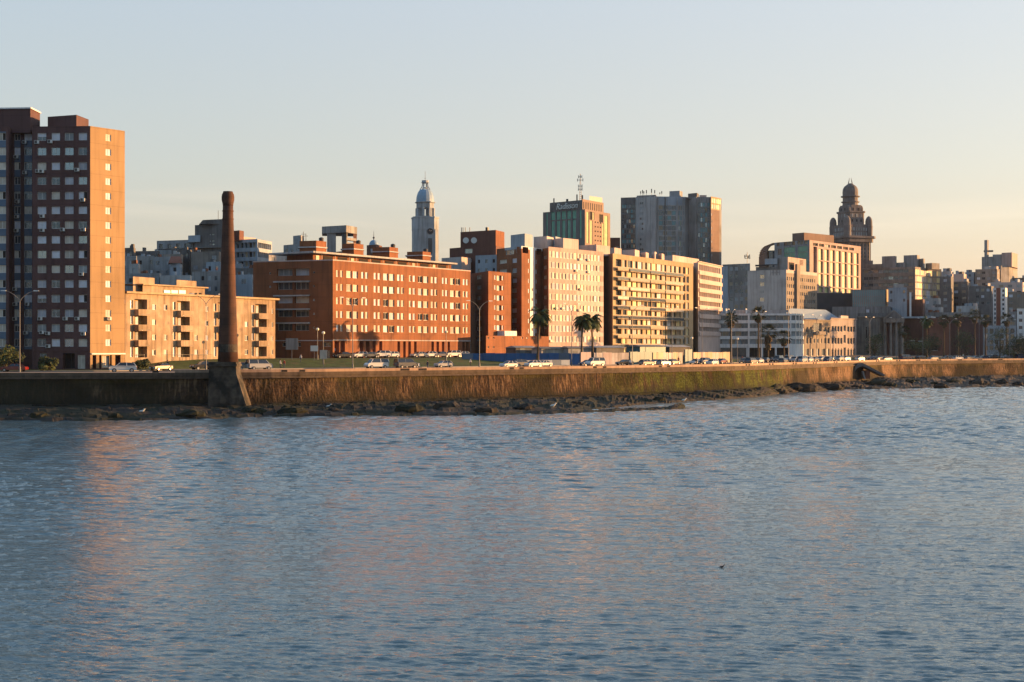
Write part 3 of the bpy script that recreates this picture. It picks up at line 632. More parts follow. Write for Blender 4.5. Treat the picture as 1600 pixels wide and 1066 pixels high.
# ---- red brick block, long lit facade
C2 = Bld('brick_apartment_block', 'long red brick apartment block with arcaded ground floor and rows of cream shutters', [(395.5, 325), (520, 318), (735, 364)], 407, z0=6.5, ref=1, depth=14, wall='brick_red', base=8, coping=('pink_pale', .22, .06))
f = C2.faces[1]
pairs = [(525.2, 528.8), (531.8, 535.4), (564.5, 568.5), (570.8, 574.8), (584, 588), (590.2, 594.3), (620.6, 624.9), (626.5, 630.8), (639, 643), (645, 649), (673.2, 677.2), (679, 683), (690.7, 694), (695.8, 699.2), (723.2, 726.6), (728.2, 731.4)]
bigs = [(541.2, 549.7), (551.3, 559.3), (598.8, 606.6), (608.2, 616.2), (653, 660.2), (661.6, 669.2), (703.4, 710.6), (712, 719)]
RB = rows(422, 10.3, 21.35, 5)
for k, r_ in enumerate(RB):
    C2.win(1, pairs, [r_], 522, 'blind cream blind blind cream slidec', d=.17, mull=1, frame='frame_white')
    C2.win(1, bigs, [(r_[0] - .2, r_[1] + .6)], 522, 'blind cream slidec blind cream open blind' , d=.28, frame='frame_white')
RS = [(420.2, 431.2), (441.4, 452.8), (463, 474), (484.4, 495.4), (505.8, 517)]
C2.win(0, [(432.5, 457), (460, 483)], RS, 440, 'grey blind third cream dark grey', d=.9, mull=3, frame='frame_white')
C2.win(0, [(420.5, 423.5), (489, 492)], [(r_[0] + 5, r_[0] + 8) for r_ in RS], 440, 'grey dark', d=.2, mull=1)
for y in (439.6, 461.4, 482.6, 504):
    mb = MB(); g0 = C2.faces[0]; z_ = g0.z(440, y); mb.fbox(g0, g0.u(428.5), g0.u(484.5), z_ - .3, z_, 0, .55); C2.part('balcony_slab', mb, 'concrete_pale')
g0 = C2.faces[0]; mb = MB(); z_ = g0.z(440, 531.6); mb.fbox(g0, 1.5, g0.L, z_ - .22, z_, 0, .08); mb.fbox(f, 0, f.L, f.z(521, 532.2), f.z(521, 530.6), 0, .1); C2.part('belt_course', mb, 'concrete_pale')
arc = [(522.6, 530), (533, 539), (562, 568.2), (571.6, 577.6), (582, 587), (592.5, 597.4), (621, 625), (630, 634), (638, 642), (647, 651), (674, 678), (682, 686), (690.5, 694.5), (699.5, 703), (722.5, 726), (728, 733)]
for a, b_ in arc: C2.hole(1, f.u(a), f.u(b_), f.z(560, 561.5 if a < 600 else 561), f.z(560, 533.2), 1.6, 'open', 1, 'frame_dark')
C2.win(0, [(440, 454), (459, 470), (505, 517)], [(535, 541.5)], 440, 'open dark', d=.6); C2.win(0, [(509, 516)], [(548, 561)], 440, 'dark', d=.5)
for a, b_ in arc:
    mb = MB(); zz = f.z(560, 546); mb.fbox(f, f.u(a) + .15, f.u(b_) - .1, zz - .3, zz + .25, -1.2, -1.0); C2.part('lamp_panel', mb, 'white_paint')  # white panel standing in for the small lamp in each arch
C2.done(sub=True)
PH = [(423, 335), (490, 327.5), (712, 374)]; xy = [P(*p) for p in PH]
zph = Z(395.3, 327.5)
C2.block('penthouse', [(448, 337), (489, 330), (705, 375)], 0, C2.ztop - .5, 'brick_red', 8, ztop=zph)
mb = MB(); f1, f2 = Face(xy[0], xy[1]), Face(xy[1], xy[2]); mb.fbox(f1, 0, f1.L + .5, zph, zph + .42, -10, .6); mb.fbox(f2, 0, f2.L, zph - .004, zph + .416, -9, .6); C2.part('penthouse_roof', mb, 'concrete_pale')
rg = random.Random(3)
ff = Face(P(489, 329.9), P(705, 374.9)); u = 1.0
while u < ff.L - 3:
    w = rg.choice((1.1, 1.6, 3.2)); mb = MB(); mb.fbox(ff, u, u + w, C2.ztop - .45, zph - .35, 0, .05, 0 if w > 3 or rg.random() < .4 else 1); C2.part('window', mb, ['void', 'blind_cream']); 
    mb = MB(); mb.fbox(ff, u + w + .5, u + w + .62, C2.ztop - .45, zph, .3, .42); C2.part('post', mb, 'concrete_pale'); u += w + rg.uniform(1.4, 2.6)
for a, b_, c, yt, yb, D in ((468, 494, 510, 376, 388, 336), (535, 553, 568, 380.5, 391, 343), (582, 608.5, 622, 386, 395, 352), (636, 660.5, 673, 393, 401, 361)):
    C2.block('stair_head', [(a, D + 1.5), (b_, D), (c, D + 3.5)], yt, zph + .4, 'brick_red', 4)
    mb = MB(); zz = Z(yb - 1, D); xy_ = [P(a - 3, D + 1), P(b_, D - .6), P(c + 1.5, D + 3.2), P(c, D + 7), P(a, D + 7)]; mb.prism(xy_, zz, zz + .25); C2.part('ledge', mb, 'concrete_pale')
    mb = MB(); x, y = P(c - 8, D + 3); mb.lathe(x, y, [(.55, Z(yt, D)), (.6, Z(yt, D) + .8), (.2, Z(yt, D) + 1.0)], 10); C2.part('water_tank', mb, 'dark_metal')
for px in (474, 478, 470):
    mb = MB(); x, y = P(px, 338); mb.tube([(x, y, Z(378, 338)), (x, y, Z(362 + (px % 3) * 3, 338))], .06, 4); mb.tube([(x - .5, y, Z(366 + (px % 3) * 3, 338)), (x + .5, y, Z(366 + (px % 3) * 3, 338))], .04, 4); C2.part('antenna', mb, 'dark_metal')
# ---- brown brick towers 1 and 2 on a shared-looking plinth
B3 = Bld('brick_tower', 'narrow orange brick tower block beside the long brick block with cream bay strip', [(736, 381), (763, 367), (798.5, 377)], 423.5, z0=6.5, ref=1, depth=14, wall='brick_red', base=8)
R3 = rows(430.5, 6.6, 15.6, 6); f = B3.faces[1]
B3.win(1, [(772.5, 775.2), (784.2, 786.8)], R3, 775, 'blind', d=.2, mull=1); B3.win(1, [(776.2, 783.4)], rows(430, 8.5, 15.6, 7), 775, 'blind cream', d=.5, mull=3)
B3.win(0, [(745, 752)], rows(430, 6, 16.2, 7), 750, 'grey tan grey', d=.2)
B3.done(maxw=60)
mb = MB(); mb.fbox(f, f.u(776.4), f.u(783.2), f.z(780, 524), f.z(780, 426), 0, .03); 
for r_ in rows(430, 8.5, 15.6, 7): pass
B4 = Bld('brick_tower', 'taller orange brick tower with white roof band and white vertical strip behind the palm', [(776, 396), (815, 384), (847.6, 395), (857, 391)], 384.5, z0=6.5, ref=1, depth=15, wall='brick_red', base=8)
f = B4.faces[1]
B4.paint[1].append((f.u(828.2), f.u(836), f.z(830, 525), B4.ztop, 'white_paint'))
B4.paint[1].append((0, f.L, B4.ztop - .7, B4.ztop, 'white_paint')); B4.paint[0].append((B4.faces[0].L - 9.2, B4.faces[0].L, B4.ztop - .7, B4.ztop, 'blue_grey'))
B4.win(1, [(816.3, 825.5), (838.2, 846)], [(387.3, 397)], 830, 'open', d=1.8, mull=1, frame='white_paint')
B4.win(1, [(825.1, 827.4), (836.9, 838.8)], rows(405, 6.6, 15.6, 9), 830, 'blind', d=.2, mull=1); B4.win(1, [(830, 832.6)], rows(419, 4.6, 15.6, 7), 830, 'open cream', d=.2, mull=1, skip=.3)
B4.win(0, [(800.5, 807.5)], rows(403.8, 7, 15.6, 8), 805, 'blind grey grey', d=.2); B4.win(0, [(780, 792)], [(403.8, 410), (419.3, 426)], 805, 'cream grey', d=.3); B4.win(0, [(790, 803)], [(390, 397)], 805, 'sky', d=.2)
B4.win(2, [(850, 854)], rows(400, 5, 15.6, 9), 852, 'grey tan', d=.2, mull=1)
B4.done(maxw=80)
B4.block('lift_house', [(798, 399), (820, 393), (832, 398)], 365, B4.ztop - .6, 'blue_grey', 5); 
PL = Bld('brick_annex', 'low orange brick wing joining the two brick towers at street level', [(759.5, 361), (797, 372), (857.5, 388)], 524.5, z0=6.5, ref=0, depth=5, wall='brick_red', base=8)
PL.win(0, [(762, 764), (770.5, 772.5)], [(527, 529.5), (541, 544)], 775, 'open', d=.2, mull=1); PL.win(1, [(800, 802), (815, 817), (822.5, 825), (834, 836), (842, 844)], [(527, 529.5), (541, 544)], 820, 'open cream', d=.2, mull=1); PL.done()
mb = MB(); f_ = PL.faces[0]; mb.fbox(f_, f_.L - 2.5, f_.L + 4, PL.ztop, PL.ztop + 1.3, -3.5, -.2); PL.part('stair_head', mb, 'white_paint')
# ---- pink block with many shutters
C5 = Bld('apartment_block', 'pink and cream apartment block with long rows of shutters behind the two palms', [(857.2, 391), (943, 413)], 385.5, z0=6.5, ref=0, depth=16, wall='pink_render', base=8)
cols = [(858.5, 862), (863.2, 868), (869, 873.5)] + [(875 + 5.35 * k, 879 + 5.35 * k) for k in range(4)] + [(897, 901.5)] + [(903 + 5.15 * k, 907 + 5.15 * k) for k in range(7)]
C5.win(0, cols, rows(392.4, 9.4, 16.6, 10), 860, 'blind cream cream slidec blind cream gold grey', d=.16, mull=1, frame='frame_white'); 
f = C5.faces[0]
for r_ in rows(392.4, 9.4, 16.6, 10): C5.paint[0].append((f.u(901.8), f.L, f.z(860, r_[1] + 6.9), f.z(860, r_[1] + .15), 'pink_pale'))
C5.win(0, [(866, 868), (878, 879.5), (880, 881.4)], [(548, 551)], 860, 'open', d=.2, mull=1)
C5.done()
for a, b_, c, yt, D in ((834, 854.5, 865, 369, 403), (866, 880, 904, 372, 404), (905, 942 - 10, 953, 382.5, 414)): C5.block('rooftop_room', [(a, D + 3), (b_, D), (c, D + 6)], yt, C5.ztop - .8, 'pink_pale', 5)
for px, py in ((868.5, 482), (878, 482), (858, 499), (906, 452), (918, 425), (899, 423), (905, 405.5), (918, 406.5), (904, 485), (859, 533)): ac(C5, 0, px, py, 1.2)
# ---- yellow balcony block
C6 = Bld('apartment_block', 'cream block of stacked glazed balconies with a plain brown side wall', [(943, 424), (957.5, 416), (1066, 460), (1083, 468)], 396, z0=6.3, ref=1, depth=16, wall='yellow_render', base=7)
C6.paint[0].append((0, C6.faces[0].L, C6.z0, C6.ztop, 'brown_wall'))
f = C6.faces[1]; rg = random.Random(8)
for k in range(10):
    z1 = f.z(960, 404.3 + 15.15 * k); z0 = f.z(960, 415.8 + 15.15 * k)
    if k == 9: z0 += .3
    u = f.u(962); 
    for a, b_ in ((962, 971), (973, 979), (981, 988), (989, 996), (997, 1004), (1005.5, 1011), (1012, 1018), (1019, 1026), (1027, 1034), (1035.5, 1041), (1042, 1049), (1050.5, 1056), (1057, 1063.5)):
        st = 'dark' if a == 962 else rg.choice('cream gold blind slidec tan dark slidec lime cream tan dark'.split())
        C6.hole(1, f.u(a), f.u(b_), z0, z1, .9 if a == 962 else .35, st, 2, 'frame_grey')
    C6.hole(2, .6, 2.6, z0, z1, .6, 'dark', 1); C6.hole(2, 3.4, 5.6, z0, z1, .4, rg.choice(('cream', 'dark', 'gold')), 2)
    if k < 9:
        for a, b_ in ((960.5, 977.5), (980, 1010.5), (1012, 1034), (1035.5, 1064)):
            mb = MB(); zf = z0 - 1.15; ua, ub = f.u(a), f.u(b_); mb.fbox(f, ua, ub, zf - .15, zf, 0, 1.15, 0); mb.fbox(f, ua, ub, zf + .9, zf + .98, 1.02, 1.1, 1)
            n_ = int((ub - ua) / .9)
            for q in range(n_ + 1): uu = ua + (ub - ua - .06) * q / n_; mb.fbox(f, uu, uu + .06, zf, zf + .9, 1.04, 1.1, 1)
            mb.face([(*f.at(ua, 1.07), zf + .08), (*f.at(ub, 1.07), zf + .08), (*f.at(ub, 1.07), zf + .85), (*f.at(ua, 1.07), zf + .85)], 2)
            C6.part('balcony', mb, ['yellow_render', 'frame_grey', rg.choice(('blind_tan', 'glass_dark', 'blind_cream'))])
C6.done()
for a, b_, c, yt, D in ((944, 960, 971, 387, 430), (972, 992, 999, 390, 440), (1001, 1009, 1014, 394, 447), (1018, 1023, 1026, 393, 452), (1028, 1034, 1038, 396, 455)): C6.block('rooftop_room', [(a, D + 3), (b_, D), (c, D + 5)], yt, C6.ztop - .8, 'pink_pale', 5)
C6b = Bld('apartment_block', 'tall plain pink slab rising behind the right end of the balcony block', [(1038, 488), (1051, 482), (1092, 505)], 398.5, z0=6.3, ref=1, depth=12, wall='pink_pale', base=8); C6b.auto(1, 1.3, 1.2, 3, 1.2, 2.5, 30, 'open dark', 1); C6b.done(maxw=30)
# ---- pink white banded block
C7 = Bld('apartment_block', 'pale pink block with recessed window bands and white ledges left of the dark gap', [(1083.5, 484), (1091, 478), (1127.5, 507)], 409.5, z0=6.3, ref=1, depth=14, wall='pink_pale', base=7)
f = C7.faces[1]
for k in range(8):
    z1 = f.z(1095, 415 + 13.6 * k if k else 413.5); z0 = f.z(1095, 422.5 + 13.6 * k)
    n_ = 11
    for q in range(n_):
        u = 1.2 + (f.L - 2.2) * q / n_; C7.hole(1, u, u + (f.L - 2.2) / n_ * .74, z0, z1, .9, 'dark cream dark tan open'.split()[(q * 3 + k) % 5], 1)
    mb = MB(); mb.fbox(f, .6, f.L, z0 - 1.5, z0 - .25, 0, .35); C7.part('ledge', mb, 'pink_pale')
C7.done()
mb = MB(); mb.fbox(f, 0, f.L + .3, C7.ztop, C7.ztop + .3, -.4, .4); C7.part('coping', mb, 'pink_pale')
LOW = Bld('dark_low_building', 'dark low building in the shaded gap between two pale blocks', [(1090, 492), (1119, 500)], 520, z0=6, depth=12, wall='dark_block'); LOW.auto(0, 1.6, 1.2, 3.1, 1.6, 1.0, 9, 'blind sky dark'); LOW.done()
# ---- white banded block with rounded end
cv = [(1117.5, 505), (1170, 503), (1236, 503)] + [(1236 + 20 * math.sin(R(a)), 503 + 9 * (1 - math.cos(R(a)))) for a in (22, 40, 58, 75, 90)]
C8 = Bld('apartment_block', 'long white apartment block with horizontal window bands and a rounded right end', cv, 490, z0=6, ref=1, depth=15, wall='white_paint', base=6.3)
for i, f in enumerate(C8.faces):
    for k in range(4):
        z1 = Z(493 + 12.4 * k, 503); z0 = Z(500.5 + 12.4 * k, 503)
        if f.L > 8:
            n_ = max(3, int(f.L / 2.2)); 
            for q in range(n_):
                u = .3 + (f.L - .6) * q / n_; C8.hole(i, u, u + (f.L - .6) / n_ * .995, z0, z1, .5, C8.rnd.choice('grey dark third tan third dark dark'.split()), 2, 'frame_grey')
        else: C8.hole(i, .12, f.L - .12, z0, z1, .4, 'grey', 1, 'frame_grey')
    z1 = Z(543.5, 503); z0 = 6.5
    if f.L > 8:
        n_ = int(f.L / 4)
        for q in range(n_): u = .2 + (f.L - .4) * q / n_; C8.hole(i, u, u + (f.L - .4) / n_ * .88, z0, z1, 1.5, C8.rnd.choice('open dark open'.split()), 2, 'frame_dark')
C8.done(maxw=90)
C8.block('roof_terrace_wall', [(1150, 508), (1232, 508)], 484.5, C8.ztop - .5, 'concrete_pale', 4)
for px in (1134, 1165, 1180): C8.block('chimney_stack', [(px, 507), (px + 2.5, 507.5)], 482.5, C8.ztop - .5, 'white_paint', 1)
# ---- corner buildings right of it
MR = Bld('metal_roofed_hall', 'hall with a pale blue metal mansard roof behind the beige and pink houses', [(1230, 532), (1315, 560)], 498, z0=6, depth=18, wall='beige'); MR.done()
x0, x1 = P(1228, 531), P(1316, 561); y2 = P(1244, 540), P(1288, 553)
mb = MB(); zt0, zt1 = MR.ztop + .01, Z(483, 545); bl, br = P(1228, 550), P(1316, 580)
mb.hexa([(*x0, zt0), (*x1, zt0), (*br, zt0), (*bl, zt0)], [(*P(1234, 536), zt1), (*P(1290, 556), zt1), (*P(1290, 566), zt1), (*P(1234, 548), zt1)]); MR.part('mansard_roof', mb, 'roof_metal')
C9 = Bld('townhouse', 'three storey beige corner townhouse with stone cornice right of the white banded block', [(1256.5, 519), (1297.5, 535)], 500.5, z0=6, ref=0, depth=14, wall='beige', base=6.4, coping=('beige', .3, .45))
C9.win(0, [(1259.5, 1262.8), (1264.8, 1268), (1288, 1291.3), (1293, 1296.3)], [(511, 520), (528, 537)], 1258, 'dark open tan', d=.4, mull=1); C9.win(0, [(1271, 1284)], [(504.5, 518)], 1258, 'dark', d=.6, mull=4)
C9.win(0, [(1271, 1273.5), (1276, 1279), (1281.5, 1284)], [(529, 536)], 1258, 'dark tan', d=.25, mull=1); C9.win(0, [(1259, 1264), (1267, 1271), (1275, 1280), (1284, 1289), (1291.5, 1296)], [(545, 556)], 1258, 'dark grey', d=.4, mull=1)
C9.done(); f = C9.faces[0]
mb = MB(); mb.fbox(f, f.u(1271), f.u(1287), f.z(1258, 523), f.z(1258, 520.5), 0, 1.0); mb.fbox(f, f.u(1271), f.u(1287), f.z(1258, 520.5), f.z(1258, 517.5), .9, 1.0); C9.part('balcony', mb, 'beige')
C10 = Bld('townhouse', 'three storey pink townhouse with arched ground floor windows at the end of the sunlit row', [(1297.8, 536), (1338, 557)], 497.8, z0=6, ref=0, depth=14, wall='house_pink_shade', base=6.4, coping=('house_pink_shade', .3, .3))
C10.win(0, [(1299.3, 1302.7), (1303.8, 1307.2), (1308.3, 1311.7), (1312.8, 1316.2), (1323.8, 1327.2), (1328.3, 1331.7), (1332.8, 1336.2)], [(509.5, 518), (528, 537.5)], 1300, 'dark open dark', d=.45, mull=1)
C10.win(0, [(1299.5, 1302.5), (1304, 1307), (1308.5, 1311.5), (1313, 1316), (1324, 1327), (1328.5, 1331.5), (1333, 1336)], [(546, 557)], 1300, 'dark open', d=.3, mull=1); C10.win(0, [(1318, 1321.5)], [(508, 517), (523, 536), (543, 558)], 1300, 'dark', d=.4, mull=1)
C10.done(); f = C10.faces[0]
for px in (1301, 1305.5, 1310, 1314.5, 1325.5, 1330, 1334.5):
    mb = MB(); u = f.u(px); z_ = f.z(1300, 546); w = .45; pts = [f.at(u + w * math.cos(R(a)), .01) + (z_ + w * 1.1 * math.sin(R(a)),) for a in range(0, 181, 20)]; pb = [f.at(u + w * math.cos(R(a)), -.02) + (z_ + w * 1.1 * math.sin(R(a)),) for a in range(0, 181, 20)]
    mb.face(pts); mb.face(pb); C10.part('fanlight', mb, 'void')
mb = MB(); mb.fbox(f, f.u(1313.5), f.u(1325), C10.ztop + .3, C10.ztop + 1.3, -.8, .1); C10.part('attic_panel', mb, 'pink_pale')
# ---- classical church-like building in the shade
CH = Bld('classical_church', 'shaded stone classical building with pediment, columns and arched windows', [(1338.5, 574), (1374, 571), (1388, 573), (1412, 569)], 496, z0=6, ref=1, depth=22, wall='stone', base=6.5)
CH.win(0, [(1352, 1358.5)], [(514, 529)], 1350, 'open', d=.8, mull=1); f = CH.faces[0]
CH.done()
mb = MB(); mb.fbox(f, 0, f.L, CH.ztop, CH.ztop + .5, -.4, .6); mb.fbox(CH.faces[1], 0, CH.faces[1].L, CH.ztop - .3, CH.ztop + .2, -.2, .5); CH.part('cornice', mb, 'stone')
mb = MB(); u = f.u(1355.3); w = f.u(1358.5) - f.u(1352); mb.face([f.at(u + w / 2 * math.cos(R(a)), .03) + (f.z(1350, 514) + w / 2 * math.sin(R(a)),) for a in range(0, 181, 15)]); CH.part('arch', mb, 'void')
ex = [P(1380, 569), P(1413, 567)]; fe = Face(*ex); ze = Z(504, 568)
mb = MB(); mb.fbox(fe, 0, fe.L, ze, ze + 1.4, -4, .3); CH.part('entablature', mb, 'stone')
a, b_ = fe.at(-.3, .5), fe.at(fe.L + .3, .5); c0, d0 = fe.at(-.3, -14), fe.at(fe.L + .3, -14); m0, m1 = fe.at(fe.L / 2, .5), fe.at(fe.L / 2, -14); zt = ze + 1.4; zp = zt + 3.6
mb = MB(); mb.face([(*a, zt), (*b_, zt), (*m0, zp)]); mb.face([(*a, zt), (*m0, zp), (*m1, zp), (*c0, zt)]); mb.face([(*b_, zt), (*d0, zt), (*m1, zp), (*m0, zp)]); mb.face([(*c0, zt), (*m1, zp), (*d0, zt)]); CH.part('pediment', mb, 'stone')
fi = Face(fe.at(.9, .52), fe.at(fe.L - .9, .52)); mb = MB(); mb.face([(*fi.at(0), zt + .25), (*fi.at(fi.L), zt + .25), (*fi.at(fi.L / 2), zp - .45)]); CH.part('tympanum', mb, 'concrete_dark')
for k in range(4):
    x, y = fe.at(.8 + (fe.L - 1.6) * k / 3, -.6); mb = MB(); mb.lathe(x, y, [(.75, 6.6), (.75, 7.1), (.6, 7.3), (.5, ze - .7), (.7, ze - .3), (.75, ze)], 14); CH.part('column', mb, 'stone')
mb = MB(); mb.fbox(fe, .6, fe.L - .6, 6, ze, -4, -3.8); CH.part('porch_wall', mb, 'brick_dark')
mb = MB(); g_ = CH.faces[0]; mb.prism([P(1340, 580), P(1392, 578), P(1392, 590), P(1340, 592)], CH.ztop, Z(489.5, 580)); CH.part('attic', mb, 'concrete_dark')
for k in range(7):
    u = 1 + (f.L - 2) * k / 6; mb = MB(); mb.fbox(f, u - .3, u + .3, 6.5, CH.ztop - .1, .0, .12); CH.part('pilaster', mb, 'stone')
# ================================================================ BUILDINGS BEHIND
def simple(name, label, pts, yt, wall, seed, styles='grey dark blind third', z0=8, depth=12, ww=1.3, gap=1.3, fh=3.1, hh=1.4, faces=None, frame='frame_grey', ref=None, maxw=40, bottom=None, top=1.2, skip=.1, cat='building', **k):
    b = Bld(name, label, pts, yt, z0=z0, depth=depth, wall=wall, seed=seed, ref=(1 if len(pts) > 2 else 0) if ref is None else ref, cat=cat, **k)
    for i in (faces if faces is not None else range(len(pts) - 1)): b.auto(i, ww, gap, fh, hh, top, bottom, styles, 1 if ww < 1 else 2, skip=skip)
    b.done(maxw=maxw); return b
# concrete tower with the water tank on legs
V = simple('office_block', 'grey concrete block carrying a bulky tank room on legs above the brick roof', [(508, 428), (541, 418), (559, 428)], 392, 'concrete', 2, z0=10)
V.block('leg', [(511, 421), (525, 420)], 364, V.ztop - 1, 'concrete', 3); V.block('leg', [(534, 419), (541.5, 418), (543, 420)], 363, V.ztop - 1, 'concrete_dark', 3); V.block('leg', [(552, 423), (557.5, 424)], 363, V.ztop - 1, 'brick_dark', 3)
V.block('tank_room', [(503, 422), (541, 417), (558, 424)], 352, Z(363.5, 418), 'concrete', 9); V.block('landing', [(541, 418), (557, 423)], 373, Z(375, 418), 'concrete', 3); V.block('landing', [(541, 418), (557, 423)], 380.5, Z(383, 418), 'concrete', 3)
G1 = simple('apartment_block', 'grey stepped apartment block behind the brick roof, left of the tank on legs', [(443, 418), (470, 412), (476, 418)], 381, 'grey_render', 3, z0=10); G1.block('lift_house', [(458, 416), (470, 413), (475, 417)], 367.5, G1.ztop - 1, 'grey_render', 4)
G2 = simple('grey_house', 'low pale grey house peeping over the left end of the brick block', [(420, 395), (455, 400)], 395, 'concrete_pale', 4, z0=10)
# dome
DM = simple('domed_house', 'small building with a blue grey dome and ball finial behind the brick roof', [(573, 452), (588, 448), (597, 455)], 382, 'brick_dark', 5, z0=10)
x, y = P(584, 455); zb = DM.ztop - .5; rd = 7.6 * 455 / F
mb = MB(); mb.lathe(x, y, [(rd, zb), (rd, zb + .8)] + [(rd * .97 * math.cos(R(a)), zb + .8 + rd * 1.05 * math.sin(R(a))) for a in range(0, 86, 10)], 20); DM.part('dome', mb, 'dome_tile', True)
mb = MB(); zt = zb + .8 + rd * 1.05; mb.lathe(x, y, [(.15, zt - .1), (.15, zt + .4), (.38, zt + .6), (.38, zt + .8), (.1, zt + 1.0), (.04, zt + 2.9)], 8); DM.part('finial', mb, 'dark_metal')
# banded block behind the chimney
BB = Bld('apartment_block', 'block of pale balcony bands and dark glass seen right of the chimney', [(352, 452), (402, 446), (425, 458)], 373.5, z0=12, ref=1, wall='blue_grey', seed=6)
for i, (a_, b_) in enumerate(((.6, .2), (.4, .6))):
    f = BB.faces[i]
    for k in range(5):
        z1 = BB.ztop - 1.0 - 2.9 * k; z0 = z1 - 1.7; n_ = int(f.L / 1.7)
        for q in range(n_): u = a_ + (f.L - a_ - b_) * q / n_; BB.hole(i, u, u + (f.L - a_ - b_) / n_ * .94, z0, z1, .8, BB.rnd.choice(('dark', 'open', 'third', 'tan') if i == 0 else ('cream', 'blind', 'tan')), 1)
BB.done(maxw=60); BB.block('penthouse', [(366, 451), (380, 450), (400, 456)], 370, BB.ztop - .5, 'pink_pale', 5); BB.block('brick_stack', [(365, 449), (374, 447), (381, 450)], 360, BB.ztop - .5, 'brick_dark', 5)
BK = Bld('dark_block', 'tall dark windowless block with a sloping top left of the chimney', [(304.5, 452), (352, 446)], 352, z0=12, wall='concrete_dark', seed=7); BK.win(0, [(327.5, 329.5), (331, 335)], [(366, 367.5), (376, 377.5), (381, 383)], 330, 'sky blind', mull=1); BK.done()
mb = MB(); a, b_ = P(311, 448), P(348, 447); c_, d_ = P(311, 458), P(348, 458); z_ = BK.ztop - .01; mb.hexa([(*a, z_), (*b_, z_), (*d_, z_), (*c_, z_)], [(*P(317, 448), z_ + 1.3), (*P(348, 447), z_ + 1.5), (*d_, z_ + 1.5), (*P(317, 458), z_ + 1.3)]); BK.part('sloping_roof', mb, 'concrete_dark')
mb = MB(); x, y = P(341, 450); mb.tube([(x, y, Z(349, 450)), (x, y, Z(329, 450))], .07, 4); BK.part('antenna', mb, 'dark_metal')
GA = Bld('apartment_block', 'grey block with two rows of square windows on the ridge left of the chimney', [(245, 462), (325, 455)], 376.5, z0=12, wall='grey_render', seed=9); GA.auto(0, 1.5, 1.4, 4.0, 1.7, 1.1, 24, 'grey dark third', d=.4); GA.done()
GA.block('cornice_band', [(243, 455), (345, 446)], 386, Z(388, 450), 'concrete', 4); GA.block('rooftop_room', [(294, 452), (313, 450)], 367.5, Z(378, 450), 'blue_grey', 5)
# jumble of small houses on the slope below them: (label, px0, px1, D, ytop, material, lit end px)
JUM = [('dark terrace house with a pink chimney at the tower edge', 190, 212, 430, 387, 'concrete_dark'), ('grey flat roofed house beside the ochre tower wall', 196, 216, 400, 400, 'grey_render'),
 ('long dark roofed row below the grey ridge block', 210, 250, 440, 392, 'concrete_dark'), ('weathered concrete house with dark windows', 214, 245, 420, 400, 'concrete'), ('dark blue grey house in the slope', 240, 272, 415, 401, 'grey_render'),
 ('brown gabled house among grey ones', 255, 286, 425, 397, 'stone'), ('dark arcaded block under the ridge block', 268, 300, 435, 390, 'concrete_dark'), ('house with pale bay windows beneath a red tile roof', 265, 284, 405, 411, 'blue_grey'), ('dark block with washing lines on its roof', 298, 345, 430, 393, 'stone'),
 ('pale blue grey house with a white water tank', 322, 347, 408, 409, 'blue_grey'), ('long grey wall house behind the cream roof', 197, 252, 380, 427, 'grey_render'), ('low pale house behind the cream roof', 250, 300, 372, 430, 'concrete_pale'),
 ('dark glass and grey house next to the chimney', 300, 347, 385, 424, 'concrete'), ('white studded house with three windows', 202, 219, 392, 412, 'concrete_pale'), ('white house with blue wall between chimney and brick block', 368, 397, 385, 429, 'blue_grey'), ('dark low house between chimney and brick block', 366, 398, 400, 419, 'concrete_dark'), ('grey house right of the chimney shaft', 362, 380, 410, 412, 'grey_render')]
for k, (lb, a, b_, D, yt, m_) in enumerate(JUM):
    h = simple('hillside_house', lb + (' left of the chimney' if b_ < 350 and 'chimney' not in lb else ''), [(a, D + 2), (b_ - 3, D), (b_, D + 4)], yt, m_, 20 + k, 'dark grey open blind sky', z0=8, depth=9, ww=.9 + (k % 3) * .3, gap=1.0 + .3 * (k % 2), fh=2.9, hh=1.3, maxw=30, skip=.15, group='old houses climbing the slope', cat='house')
    rg = random.Random(k)
    for q in range(2):
        pa = rg.uniform(a + 1, b_ - 7); h.block('rooftop_room', [(pa, D + 3), (pa + rg.uniform(3, 5), D + 2.6), (pa + 6, D + 4)], yt - rg.uniform(2, 6), h.ztop - .6, rg.choice(('concrete_pale', 'brick_roof', 'concrete_dark', 'blue_grey')), 2)
    if 'red tile' in lb:
        mb = MB(); p4 = [P(a - 2, D), P(b_ + 1, D), P(b_ + 1, D + 8), P(a - 2, D + 8)]; mb.hexa([(*p, h.ztop) for p in p4], [(*P(a + 2, D + 5), h.ztop + 2.2), (*P(b_ - 2, D + 5), h.ztop + 2.2), (*P(b_ - 2, D + 6), h.ztop + 2.2), (*P(a + 2, D + 6), h.ztop + 2.2)]); h.part('tile_roof', mb, 'tile_red')
